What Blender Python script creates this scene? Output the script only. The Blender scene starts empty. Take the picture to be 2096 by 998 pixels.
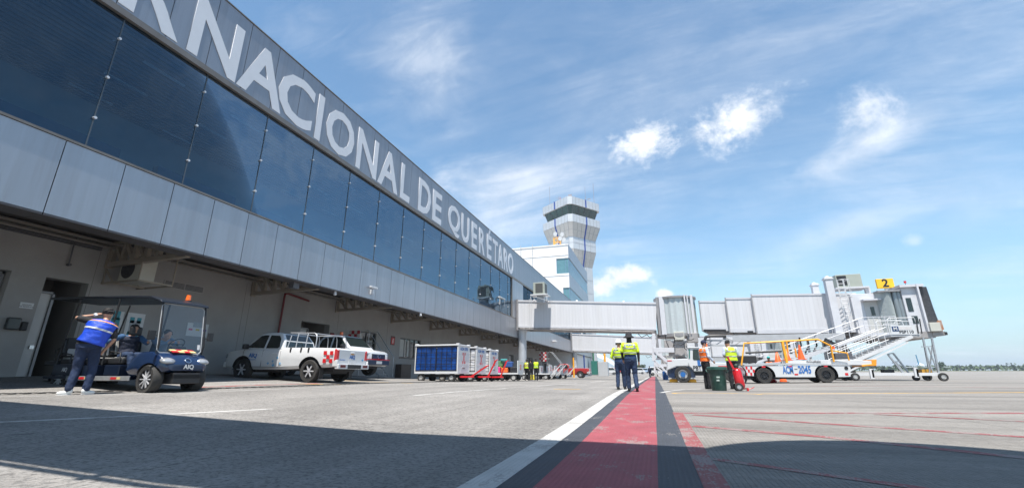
import bpy, bmesh, math, random
from mathutils import Vector, Matrix, noise
R=math.radians; PI=math.pi; random.seed(7)
SC=bpy.context.scene; COL=SC.collection
# ---------------------------------------------------------------- camera
CF=890.; CX,CY=1048.,499.; CH=0.64; PITCH=R(16.640); YAW=R(17.507)
cd=bpy.data.cameras.new('camera'); cam=bpy.data.objects.new('camera',cd); COL.objects.link(cam)
cd.sensor_width=36; cd.lens=36*CF/2096; cd.clip_start=.05; cd.clip_end=20000
cam.location=(0,0,CH); cam.rotation_euler=(PI/2+PITCH,0,YAW); SC.camera=cam
# ---------------------------------------------------------------- light
SUNV=Vector((.05,-.36,1)).normalized()
sd=bpy.data.lights.new('sun','SUN'); sd.energy=5.0; sd.angle=R(.5); sd.color=(1,.955,.89)
so=bpy.data.objects.new('sun',sd); COL.objects.link(so); so.rotation_euler=SUNV.to_track_quat('Z','Y').to_euler(); so.location=(0,0,60)
SC.view_settings.view_transform='Standard'; SC.view_settings.look='None'; SC.view_settings.exposure=0.80; SC.view_settings.gamma=1
SC.render.engine='CYCLES'
W=bpy.data.worlds.new("World"); SC.world=W; W.use_nodes=True
def world():
    nt=W.node_tree; N=nt.nodes; L=nt.links; N.clear()
    out=N.new('ShaderNodeOutputWorld'); bg=N.new('ShaderNodeBackground'); bg.inputs[1].default_value=.085
    sky=N.new('ShaderNodeTexSky'); sky.sky_type='NISHITA'; sky.sun_disc=False
    sky.sun_elevation=R(70); sky.sun_rotation=R(172); sky.altitude=1900; sky.air_density=1.25; sky.dust_density=1.3; sky.ozone_density=1.6
    tc=N.new('ShaderNodeTexCoord'); sp=N.new('ShaderNodeSeparateXYZ'); L.new(tc.outputs['Generated'],sp.inputs[0])
    def m(op,a,b=None,c=None,cl=False):
        n=N.new('ShaderNodeMath'); n.operation=op; n.use_clamp=cl
        for i,x in enumerate((a,b,c)):
            if x is None: continue
            if isinstance(x,(int,float)): n.inputs[i].default_value=x
            else: L.new(x,n.inputs[i])
        return n.outputs[0]
    X,Y,Z=sp.outputs
    zz=m('MAXIMUM',Z,0.0)
    den=m('ADD',zz,.12)
    cb=N.new('ShaderNodeCombineXYZ'); L.new(m('DIVIDE',X,den),cb.inputs[0]); L.new(m('DIVIDE',Y,den),cb.inputs[1])
    def noi(vec,scale,det,rough,dist=0,rot=0,sc=(1,1,1),loc=(0,0,0)):
        mp=N.new('ShaderNodeMapping'); L.new(vec,mp.inputs[0]); mp.inputs['Rotation'].default_value=(0,0,rot); mp.inputs['Scale'].default_value=sc; mp.inputs['Location'].default_value=loc
        n=N.new('ShaderNodeTexNoise'); L.new(mp.outputs[0],n.inputs['Vector']); n.inputs['Scale'].default_value=scale; n.inputs['Detail'].default_value=det; n.inputs['Roughness'].default_value=rough; n.inputs['Distortion'].default_value=dist
        return n.outputs[0]
    def ramp(x,a,b):
        n=N.new('ShaderNodeMapRange'); n.interpolation_type='SMOOTHSTEP'; L.new(x,n.inputs[0]); n.inputs[1].default_value=a; n.inputs[2].default_value=b; return n.outputs[0]
    v=cb.outputs[0]
    big=noi(v,.55,3,.5,.3,loc=(3.1,1.7,0))
    wis=noi(v,1.3,9,.62,.9,rot=R(28),sc=(.55,1.6,1),loc=(1.2,.4,0))
    fin=noi(v,4.2,8,.68,.6,rot=R(-20),sc=(.7,1.5,1))
    c1=m('MULTIPLY',ramp(big,.30,.70),ramp(m('ADD',m('MULTIPLY',wis,.66),m('MULTIPLY',fin,.34)),.34,.80))
    # broad cirrus veils and separate cumulus, each at its own bearing (tan of azimuth, tan of elevation in the +Y frame)
    ys=m('MAXIMUM',Y,.02); u=m('DIVIDE',X,ys); w=m('DIVIDE',Z,ys)
    c2=N.new('ShaderNodeCombineXYZ'); L.new(u,c2.inputs[0]); L.new(w,c2.inputs[1]); uv=c2.outputs[0]
    wob=noi(uv,7,10,.66,.25); wob2=noi(uv,30,8,.68,.1); wst=noi(uv,4,9,.56,1.4,rot=R(-22),sc=(.7,1.5,1))
    wb=m('ADD',m('MULTIPLY',m('SUBTRACT',wob,.5),2.3),m('MULTIPLY',m('SUBTRACT',wob2,.5),1.1))
    wsb=m('MULTIPLY',m('SUBTRACT',wst,.5),1.9)
    def blob(cx,cy,rx,ry,rot,soft,nz,amp):
        dx=m('SUBTRACT',u,cx); dy=m('SUBTRACT',w,cy); c,s=math.cos(rot),math.sin(rot)
        a=m('DIVIDE',m('ADD',m('MULTIPLY',dx,c),m('MULTIPLY',dy,s)),rx); b=m('DIVIDE',m('SUBTRACT',m('MULTIPLY',dy,c),m('MULTIPLY',dx,s)),ry)
        d=m('SQRT',m('ADD',m('MULTIPLY',a,a),m('MULTIPLY',b,b)))
        e=m('ADD',m('SUBTRACT',1.0,d),nz)
        return m('MULTIPLY',m('MULTIPLY',ramp(e,0,soft),amp),gate)
    gate=ramp(Y,.22,.85)
    cl=[]
    for B_ in SKYB: cl.append(blob(B_[0],B_[1],B_[2],B_[3],B_[4],B_[5],wsb if B_[7] else wb,B_[6]))
    tot=m('MULTIPLY',c1,.50)
    for x in cl: tot=m('SUBTRACT',1.0,m('MULTIPLY',m('SUBTRACT',1.0,tot),m('SUBTRACT',1.0,x)))
    hz=m('POWER',m('SUBTRACT',1.0,m('MINIMUM',zz,1.0)),7)           # thin high haze gathers to the horizon
    mix=N.new('ShaderNodeMix'); mix.data_type='RGBA'; L.new(m('MULTIPLY',hz,.85),mix.inputs[0]); L.new(sky.outputs[0],mix.inputs[6]); mix.inputs[7].default_value=(3.3,3.05,3.35,1)
    tint=N.new('ShaderNodeMix'); tint.data_type='RGBA'; tint.blend_type='MULTIPLY'; tint.inputs[0].default_value=1; L.new(mix.outputs[2],tint.inputs[6]); tint.inputs[7].default_value=SKYTINT; hs=N.new('ShaderNodeHueSaturation'); hs.inputs['Saturation'].default_value=.95; hs.inputs['Value'].default_value=1.32; L.new(tint.outputs[2],hs.inputs['Color'])
    mx=N.new('ShaderNodeMix'); mx.data_type='RGBA'; L.new(tot,mx.inputs[0]); L.new(hs.outputs[0],mx.inputs[6])
    # cloud body: bright tops, greyer where thick and low
    sh=ramp(wob,.35,.62); cc=N.new('ShaderNodeMix'); cc.data_type='RGBA'; L.new(sh,cc.inputs[0]); cc.inputs[6].default_value=(6.3,6.7,7.3,1); cc.inputs[7].default_value=(8.6,8.7,8.9,1); L.new(cc.outputs[2],mx.inputs[7])
    L.new(mx.outputs[2],bg.inputs[0]); L.new(bg.outputs[0],out.inputs[0])
SKYTINT=(.80,1.06,1.08,1)
#   tan azimuth, tan elevation, half widths, tilt, softness, strength, streaky?
SKYB=[]
def sst(a,b,t):
    t=max(0,min(1,(t-a)/(b-a))); return t*t*(3-2*t)
def gz(x,y):   # the apron: falls away from the terminal, rises gently far out
    return .12*sst(3,14,y)+.1*sst(2,10,x)*sst(10,25,y)+(.027*min(9,max(0,-3-x))+.055*min(5,max(0,-12-x)))*(1-.75*sst(18,34,y))+.009*max(0,y-90)
def ray(px,py):
    u=px-CX; v=CY-py; F=CF*math.cos(PITCH)-v*math.sin(PITCH); Z=CF*math.sin(PITCH)+v*math.cos(PITCH)
    return (-F*math.sin(YAW)+u*math.cos(YAW),F*math.cos(YAW)+u*math.sin(YAW),Z)
def at(px,py,y):   # the point of the plane Y=y seen at photo pixel (px,py)
    r=ray(px,py); t=y/r[1]; return Vector((r[0]*t,y,r[2]*t+CH))
def atx(px,py,x):
    r=ray(px,py); t=x/r[0]; return Vector((x,r[1]*t,r[2]*t+CH))
def sk(px,py,hx,hy,rot=0,soft=.5,amp=1,st=0):
    r=ray(px,py); u,w=r[0]/r[1],r[2]/r[1]; r2=ray(px+hx,py); r3=ray(px,py-hy)
    return (u,w,abs(r2[0]/r2[1]-u),abs(r3[2]/r3[1]-w),rot,soft,amp,st)
SKYB+=[sk(1325,288,92,58,.15,1.0,1.0),sk(1440,270,110,34,.25,1.3,.75),sk(1520,242,140,60,.32,1.15,.95),
  sk(1768,232,110,56,0,1.3,.75),sk(1790,290,300,52,.42,1.3,.75,1),sk(1275,562,66,28,-.1,.8,.95),sk(1230,585,50,26,0,.8,.9),sk(1365,604,24,14,0,.6,.9),
  sk(845,120,190,170,.3,1.8,.75,1),sk(1060,360,330,70,-.1,1.5,.85,1),sk(1010,430,170,110,0,1.6,.8,1),sk(1700,480,420,60,.25,1.7,.62,1),sk(2000,430,200,90,.3,1.8,.30,1),sk(600,60,120,60,-.5,1.6,.45,1),
  sk(1870,492,30,16,0,1.0,.35)]
world()
# ---------------------------------------------------------------- materials
MT={}
def M(name,col,rough=.6,metal=0,var=.08,scale=2.5,bump=0,bs=30,stretch=None,dirt=0,dcol=(.12,.1,.08),dscale=1.2,spec=.5,coat=0,emit=0,alpha=1):
    if name in MT: return MT[name]
    m=bpy.data.materials.new(name); m.use_nodes=True; N=m.node_tree.nodes; L=m.node_tree.links; b=N['Principled BSDF']
    b.inputs['Roughness'].default_value=rough; b.inputs['Metallic'].default_value=metal; b.inputs['Specular IOR Level'].default_value=spec; b.inputs['Coat Weight'].default_value=coat
    tc=N.new('ShaderNodeTexCoord'); mp=N.new('ShaderNodeMapping'); L.new(tc.outputs['Object'],mp.inputs[0])
    if stretch: mp.inputs['Scale'].default_value=stretch
    n=N.new('ShaderNodeTexNoise'); L.new(mp.outputs[0],n.inputs[0]); n.inputs['Scale'].default_value=scale; n.inputs['Detail'].default_value=5
    r=N.new('ShaderNodeMapRange'); L.new(n.outputs[0],r.inputs[0]); r.inputs[1].default_value=.3; r.inputs[2].default_value=.7; r.inputs[3].default_value=1-var; r.inputs[4].default_value=1+var
    mu=N.new('ShaderNodeMix'); mu.data_type='RGBA'; mu.blend_type='MULTIPLY'; mu.inputs[0].default_value=1; mu.inputs[6].default_value=(*col[:3],1); L.new(r.outputs[0],mu.inputs[7]); o=mu.outputs[2]
    if dirt:
        n2=N.new('ShaderNodeTexNoise'); L.new(mp.outputs[0],n2.inputs[0]); n2.inputs['Scale'].default_value=dscale; n2.inputs['Detail'].default_value=9; n2.inputs['Roughness'].default_value=.7
        r2=N.new('ShaderNodeMapRange'); L.new(n2.outputs[0],r2.inputs[0]); r2.inputs[1].default_value=.48; r2.inputs[2].default_value=.75; r2.inputs[4].default_value=dirt
        m2=N.new('ShaderNodeMix'); m2.data_type='RGBA'; L.new(r2.outputs[0],m2.inputs[0]); L.new(o,m2.inputs[6]); m2.inputs[7].default_value=(*dcol,1); o=m2.outputs[2]
    L.new(o,b.inputs['Base Color'])
    if emit: L.new(o,b.inputs['Emission Color']); b.inputs['Emission Strength'].default_value=emit
    if alpha<1: b.inputs['Alpha'].default_value=alpha
    if bump:
        n3=N.new('ShaderNodeTexNoise'); L.new(tc.outputs['Object'],n3.inputs[0]); n3.inputs['Scale'].default_value=bs; n3.inputs['Detail'].default_value=4
        bp=N.new('ShaderNodeBump'); bp.inputs['Strength'].default_value=bump; bp.inputs['Distance'].default_value=.02; L.new(n3.outputs[0],bp.inputs['Height']); L.new(bp.outputs[0],b.inputs['Normal'])
    MT[name]=m; return m
def glassmat(name,tint,refl=.08,rough=.02,gcol=(.9,.95,1),ior=1.5,slope=.9,warp=0):
    m=bpy.data.materials.new(name); m.use_nodes=True; N=m.node_tree.nodes; L=m.node_tree.links; N.clear()
    o=N.new('ShaderNodeOutputMaterial'); t=N.new('ShaderNodeBsdfTransparent'); t.inputs[0].default_value=(*tint,1); g=N.new('ShaderNodeBsdfGlossy'); g.inputs[0].default_value=(*gcol,1); g.inputs['Roughness'].default_value=rough
    f=N.new('ShaderNodeFresnel'); f.inputs[0].default_value=ior; a=N.new('ShaderNodeMath'); a.operation='MULTIPLY_ADD'; L.new(f.outputs[0],a.inputs[0]); a.inputs[1].default_value=slope; a.inputs[2].default_value=refl
    x=N.new('ShaderNodeMixShader'); L.new(a.outputs[0],x.inputs[0]); L.new(t.outputs[0],x.inputs[1]); L.new(g.outputs[0],x.inputs[2]); L.new(x.outputs[0],o.inputs[0]); 
    if warp:
        tc=N.new('ShaderNodeTexCoord'); n=N.new('ShaderNodeTexNoise'); n.inputs['Scale'].default_value=.8; n.inputs['Detail'].default_value=1; L.new(tc.outputs['Object'],n.inputs[0]); bp=N.new('ShaderNodeBump'); bp.inputs['Strength'].default_value=1; bp.inputs['Distance'].default_value=warp; L.new(n.outputs[0],bp.inputs['Height']); L.new(bp.outputs[0],g.inputs['Normal'])
    MT[name]=m; return m
# ---------------------------------------------------------------- mesh builder
class B:
    def __init__(s): s.v=[]; s.f=[]; s.m=Matrix.Identity(4)
    def add(s,vs,fs):
        k=len(s.v); s.v+=[s.m@Vector(p) for p in vs]; s.f+=[tuple(k+i for i in f) for f in fs]; return s
    def box(s,x0,y0,z0,x1,y1,z1):
        return s.add([(x0,y0,z0),(x1,y0,z0),(x1,y1,z0),(x0,y1,z0),(x0,y0,z1),(x1,y0,z1),(x1,y1,z1),(x0,y1,z1)],[(0,3,2,1),(4,5,6,7),(0,1,5,4),(1,2,6,5),(2,3,7,6),(3,0,4,7)])
    def cbox(s,c,d): return s.box(c[0]-d[0]/2,c[1]-d[1]/2,c[2]-d[2]/2,c[0]+d[0]/2,c[1]+d[1]/2,c[2]+d[2]/2)
    def bar(s,a,b,w,h=None,up=(0,0,1)):
        h=h or w; a=Vector(a); b=Vector(b); d=(b-a).normalized(); up=Vector(up)
        if abs(d.dot(up))>.98: up=Vector((1,0,0))
        r=d.cross(up).normalized(); u=r.cross(d); r=r*w/2; u=u*h/2
        return s.add([a-r-u,a+r-u,a+r+u,a-r+u,b-r-u,b+r-u,b+r+u,b-r+u],[(0,1,2,3),(7,6,5,4),(0,4,5,1),(1,5,6,2),(2,6,7,3),(3,7,4,0)])
    def loft(s,rings,cap=True,closed=True):
        n=len(rings[0]); vs=[p for r in rings for p in r]; fs=[]
        for i in range(len(rings)-1):
            for j in range(n if closed else n-1):
                k=(j+1)%n; fs.append((i*n+j,i*n+k,(i+1)*n+k,(i+1)*n+j))
        if cap: fs+=[tuple(range(n))[::-1],tuple((len(rings)-1)*n+j for j in range(n))]
        return s.add(vs,fs)
    def tube(s,pts,r,n=8,cap=True):
        pts=[Vector(p) for p in pts]; rs=r if isinstance(r,(list,tuple)) else [r]*len(pts); rings=[]; pu=None
        for i,p in enumerate(pts):
            d=(pts[min(i+1,len(pts)-1)]-pts[max(i-1,0)]).normalized()
            if pu is None: pu=Vector((0,0,1)) if abs(d.z)<.9 else Vector((1,0,0))
            a=d.cross(pu).normalized(); b=a.cross(d); pu=b
            rings.append([p+(a*math.cos(2*PI*k/n)+b*math.sin(2*PI*k/n))*rs[i] for k in range(n)])
        return s.loft(rings,cap)
    def cyl(s,a,b,r,r2=None,n=14): return s.tube([a,b],[r,r if r2 is None else r2],n)
    def prism(s,poly,ax,a,b):   # polygon of the two other axes, extruded along ax
        def q(p,t): return {'x':(t,p[0],p[1]),'y':(p[0],t,p[1]),'z':(p[0],p[1],t)}[ax]
        return s.loft([[q(p,a) for p in poly],[q(p,b) for p in poly]])
    def lathe(s,prof,c,axis=(0,0,1),n=20,cap=False):   # prof: (radius, along)
        ax=Vector(axis).normalized(); t=Vector((0,0,1)) if abs(ax.z)<.9 else Vector((1,0,0)); a=ax.cross(t).normalized(); b=a.cross(ax); c=Vector(c)
        return s.loft([[c+ax*h+(a*math.cos(2*PI*k/n)+b*math.sin(2*PI*k/n))*r for k in range(n)] for r,h in prof],cap)
    def ell(s,c,rx,ry,rz,n=14,m=9,rot=None):
        c=Vector(c); rings=[]
        for i in range(m+1):
            t=PI*(i+.02)/(m+.04); rings.append([Vector((rx*math.sin(t)*math.cos(2*PI*k/n),ry*math.sin(t)*math.sin(2*PI*k/n),-rz*math.cos(t))) for k in range(n)])
        if rot is not None: rings=[[rot@p for p in r] for r in rings]
        return s.loft([[c+p for p in r] for r in rings])
    def build(s,name,mat,parent=None,bevel=0,smooth=False,seg=2,sub=0):
        me=bpy.data.meshes.new(name); me.from_pydata([tuple(p) for p in s.v],[],s.f)
        bm=bmesh.new(); bm.from_mesh(me); bmesh.ops.recalc_face_normals(bm,faces=bm.faces); bm.to_mesh(me); bm.free()
        if mat: me.materials.append(mat)
        o=bpy.data.objects.new(name,me); COL.objects.link(o)
        if parent: o.parent=parent
        if bevel: md=o.modifiers.new('b','BEVEL'); md.width=bevel; md.segments=seg; md.limit_method='ANGLE'; md.angle_limit=R(35)
        if sub: md=o.modifiers.new('s','SUBSURF'); md.levels=md.render_levels=sub
        if smooth: smooth_(me,smooth)
        return o
def smooth_(me,ang=40):
    for p in me.polygons: p.use_smooth=True
    if ang is True: ang=45
    try: me.set_sharp_from_angle(angle=R(ang))
    except Exception: pass
def bake(o,voxel=0,smooth=True,wrinkle=0):   # apply modifiers once, so copies share a plain mesh
    if voxel: md=o.modifiers.new('r','REMESH'); md.mode='VOXEL'; md.voxel_size=voxel; s2=o.modifiers.new('s','SMOOTH'); s2.factor=.5; s2.iterations=3
    if wrinkle:
        tx=bpy.data.textures.get('folds') or bpy.data.textures.new('folds','CLOUDS'); tx.noise_scale=.07; tx.noise_depth=2; d=o.modifiers.new('d','DISPLACE'); d.texture=tx; d.strength=wrinkle; d.mid_level=.5; d.texture_coords='LOCAL'
    dg=bpy.context.evaluated_depsgraph_get(); me=bpy.data.meshes.new_from_object(o.evaluated_get(dg)); old=o.data; o.modifiers.clear(); o.data=me
    if smooth: smooth_(me,180 if voxel else 40)
    return o
def cut(o,cutters):
    for c in cutters: c.parent=o.parent
    bpy.context.view_layer.update()
    for c in cutters:
        md=o.modifiers.new('c','BOOLEAN'); md.operation='DIFFERENCE'; md.object=c; md.solver='EXACT'; md.material_mode='TRANSFER'
    bake(o,smooth=False)
    from mathutils.bvhtree import BVHTree
    bms=[]
    for c in cutters: b_=bmesh.new(); b_.from_mesh(c.data); bms.append((b_,BVHTree.FromBMesh(b_)))
    me=o.data
    if len(me.materials)<2: me.materials.append(black)
    for p in me.polygons:
        for b_,t_ in bms:
            h=t_.find_nearest(p.center)
            if h[0] is not None and h[3]<2e-3: p.material_index=1; break
    for b_,t_ in bms: b_.free()
    for c in cutters: bpy.data.objects.remove(c)
    return o
def lab(o,label=None,cat=None,group=None,kind=None):
    for k,v in (('label',label),('category',cat),('group',group),('kind',kind)):
        if v: o[k]=v
    return o
def thing(name,label,cat,loc=(0,0,0),rz=0,group=None):
    o=bpy.data.objects.new(name,None); COL.objects.link(o); o.location=loc; o.rotation_euler.z=rz; o.empty_display_size=.3; return lab(o,label,cat,group)
def solo(b,name,mat,label,cat,loc=(0,0,0),rz=0,group=None,**k):
    o=b.build(name,mat,None,**k); o.location=loc; o.rotation_euler.z=rz; return lab(o,label,cat,group)
def kids(o): return [c for c in bpy.data.objects if c.parent==o]
def clone(o,loc=None,rz=None,label=None,parent=None):
    KM={}
    for c in bpy.data.objects:
        if c.parent: KM.setdefault(c.parent.name,[]).append(c)
    def rec(a,p):
        n=a.copy(); COL.objects.link(n); n.parent=p
        for c in KM.get(a.name,[]): rec(c,n)
        return n
    r=rec(o,parent)
    if loc is not None: r.location=loc
    if rz is not None: r.rotation_euler.z=rz
    if label: r['label']=label
    return r
FONTC={}
def text(s,size,mat,parent,loc,rot,name='lettering',off=.0,ext=.002,align='CENTER',sx=1,spc=1):
    c=bpy.data.curves.new(name,'FONT'); c.body=s; c.size=size; c.offset=off*size; c.extrude=ext; c.align_x=align; c.align_y='CENTER'; c.space_character=spc; c.resolution_u=3
    t=bpy.data.objects.new(name,c); COL.objects.link(t); dg=bpy.context.evaluated_depsgraph_get(); me=bpy.data.meshes.new_from_object(t.evaluated_get(dg)); bpy.data.objects.remove(t)
    o=bpy.data.objects.new(name,me); COL.objects.link(o); me.materials.clear(); me.materials.append(mat); o.location=loc; o.rotation_euler=rot; o.scale=(sx,1,1)
    if parent: o.parent=parent
    return o
RXm=(PI/2,0,0)            # reads upright from -Y
# common materials
white=M('white_paint',(.60,.60,.60),.35,var=.04,dirt=.25,dcol=(.45,.43,.4),dscale=1.5)
whitec=M('white_vehicle_paint',(.58,.585,.59),.22,var=.02,coat=.5,dirt=.12,dcol=(.5,.47,.42),dscale=2)
black=M('black_plastic',(.015,.015,.017),.5,var=.1); rubber=M('tyre_rubber',(.025,.024,.023),.85,var=.2,scale=8,bump=.3,bs=60,dirt=.3,dcol=(.12,.11,.1))
steel=M('brushed_metal',(.55,.56,.57),.32,1,var=.1); galv=M('galvanised_metal',(.42,.43,.44),.5,.7,var=.15,scale=8)
red=M('red_paint',(.55,.015,.02),.35,var=.08); yellow=M('yellow_paint',(.85,.42,.02),.4,var=.06); orange=M('orange_plastic',(.85,.12,.02),.45,var=.05)
amber=M('amber_lens',(.9,.16,.02),.15,var=.02,coat=.5); redlens=M('red_lens',(.5,.01,.015),.12,var=.02,coat=.6); dglass=M('dark_vehicle_glass',(.012,.02,.02),.04,var=.0,spec=.8)
navy=M('navy_paint',(.008,.022,.065),.2,var=.05,coat=.7); blue=M('blue_print',(.02,.13,.40),.5); dgreen=M('dark_green_plastic',(.015,.06,.045),.45,var=.12,scale=5,dirt=.3,dcol=(.2,.22,.2),dscale=4)
greyp=M('grey_paint',(.42,.43,.44),.45,var=.06,dirt=.2,dcol=(.25,.24,.22)); dgrey=M('dark_grey_metal',(.10,.10,.11),.5,.3); skin1=M('brown_skin',(.33,.17,.10),.5,var=.06,scale=12); skin2=M('tan_skin',(.42,.23,.15),.5,var=.06,scale=12)
chrome=M('chrome',(.8,.8,.8),.12,1,var=.02); beige=M('beige_enamel',(.50,.49,.43),.45,var=.06,dirt=.2)
clearg=glassmat('clear_acrylic',(.93,.95,.96),.02,slope=.3)
# ================================================================ ground
def lin(a,b,s): n=int(round((b-a)/s)); return [a+(b-a)*i/n for i in range(n+1)]
def ground():
    xs=[-900,-400,-200,-100,-60,-40]+lin(-30,45,.5)+lin(46,90,2)+[120,180,300,500,900,1600]
    ys=[-300,-100,-40,-20]+lin(-12,62,.5)+lin(63,130,2)+[150,180,230,300,420,600,900,1500,2600,4000]
    b=B(); nx=len(xs); b.v=[Vector((x,y,gz(max(-40,x),min(y,420)))) for y in ys for x in xs]
    b.f=[(j*nx+i,j*nx+i+1,(j+1)*nx+i+1,(j+1)*nx+i) for j in range(len(ys)-1) for i in range(nx-1)]
    m=bpy.data.materials.new('apron_pavement'); m.use_nodes=True; N=m.node_tree.nodes; L=m.node_tree.links; bs=N['Principled BSDF']; bs.inputs['Roughness'].default_value=.85; bs.inputs['Specular IOR Level'].default_value=.25
    tc=N.new('ShaderNodeTexCoord'); sp=N.new('ShaderNodeSeparateXYZ'); L.new(tc.outputs['Object'],sp.inputs[0])
    def noi(sc,det,ro,st=(1,1,1)):
        mp=N.new('ShaderNodeMapping'); mp.inputs['Scale'].default_value=st; L.new(tc.outputs['Object'],mp.inputs[0]); n=N.new('ShaderNodeTexNoise'); n.inputs['Scale'].default_value=sc; n.inputs['Detail'].default_value=det; n.inputs['Roughness'].default_value=ro; L.new(mp.outputs[0],n.inputs[0]); return n.outputs[0]
    def mr(x,a,b_,c,d):
        n=N.new('ShaderNodeMapRange'); L.new(x,n.inputs[0])
        for i,t in enumerate((a,b_,c,d)): n.inputs[i+1].default_value=t
        return n.outputs[0]
    def ma(op,a,b_):
        n=N.new('ShaderNodeMath'); n.operation=op
        for i,x in enumerate((a,b_)):
            if isinstance(x,(int,float)): n.inputs[i].default_value=x
            else: L.new(x,n.inputs[i])
        return n.outputs[0]
    def mix(f,a,b_,t='MIX'):
        n=N.new('ShaderNodeMix'); n.data_type='RGBA'; n.blend_type=t
        for i,x in ((0,f),(6,a),(7,b_)):
            if isinstance(x,(int,float)): n.inputs[i].default_value=x
            elif isinstance(x,tuple): n.inputs[i].default_value=(*x,1)
            else: L.new(x,n.inputs[i])
        return n.outputs[2]
    right=mr(sp.outputs[0],-1.02,-1.0,0,1)
    # left: worn seal with exposed stones; right: grooved concrete slabs
    speck=noi(26,4,.75); stain=noi(.35,7,.6); fine=noi(9,5,.6); streak=noi(1.0,6,.6,(.12,.9,1))
    left=mix(mr(speck,.47,.66,0,.75),(.275,.26,.243),(.07,.069,.067)); left=mix(1,left,mr(stain,.3,.7,.74,1.16),'MULTIPLY'); blot=noi(.9,8,.75); left=mix(mr(blot,.62,.70,0,.45),left,(.14,.13,.12)); lane=noi(1.0,5,.6,(1.6,.06,1)); left=mix(1,left,mr(lane,.35,.7,1.06,.80),'MULTIPLY'); spots=noi(3.3,2,.4); left=mix(mr(spots,.74,.77,0,.6),left,(.09,.085,.08)); left=mix(1,left,mr(fine,.3,.7,.9,1.1),'MULTIPLY')
    rt=mix(mr(speck,.5,.70,0,.5),(.27,.252,.23),(.115,.11,.106)); rt=mix(1,rt,mr(streak,.3,.72,.55,1.15),'MULTIPLY'); rt=mix(1,rt,mr(fine,.3,.7,.9,1.1),'MULTIPLY')
    ms=ma('SINE',ma('MULTIPLY',sp.outputs[0],2*PI/.034),0.0)   # brushed grooves
    gr=mr(ms,.55,.95,1,.84); rt=mix(mr(sp.outputs[1],9,16,1,.0),rt,mix(1,rt,gr,'MULTIPLY'))
    c=mix(right,left,rt)
    # slab joints
    def joint(co,per,off,w):
        f=ma('PINGPONG',ma('ADD',co,off),per/2); return mr(f,w*.5,w,1,0)
    jt=ma('MAXIMUM',joint(sp.outputs[1],6.1,.9,.018),joint(sp.outputs[0],7.3,3.4,.018))
    jt=ma('MULTIPLY',jt,mr(noi(3,4,.6),.35,.55,.15,.5)); c=mix(jt,c,(.07,.066,.06))
    # dark resurfaced lanes crossing the apron
    for y0,w in ((15.9,1.7),(27.5,2.0),(46,3.)):
        d=ma('ABSOLUTE',ma('SUBTRACT',ma('ADD',sp.outputs[1],ma('MULTIPLY',sp.outputs[0],-.10)),y0),0); k=ma('MULTIPLY',mr(d,w*.5,w*.62,.55,0),mr(sp.outputs[0],.2,.5,0,1)); c=mix(k,c,(.13,.125,.12))
    # beyond the apron: dry grass
    far=mr(ma('ADD',sp.outputs[1],ma('MULTIPLY',noi(.02,3,.5),60)),330,345,0,1); c=mix(far,c,(.10,.11,.05))
    L.new(c,bs.inputs['Base Color'])
    hb=ma('ADD',ma('MULTIPLY',noi(40,4,.7),1.0),ma('MULTIPLY',noi(14,4,.6),.8)); hb=ma('SUBTRACT',hb,ma('MULTIPLY',ma('MULTIPLY',ma('MAXIMUM',ms,0.0),right),.2))
    bp=N.new('ShaderNodeBump'); bp.inputs['Strength'].default_value=.9; bp.inputs['Distance'].default_value=.02; L.new(hb,bp.inputs['Height']); L.new(bp.outputs[0],bs.inputs['Normal'])
    o=b.build('apron_ground',m,smooth=True); o['kind']='structure'; return o
ground()
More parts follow.
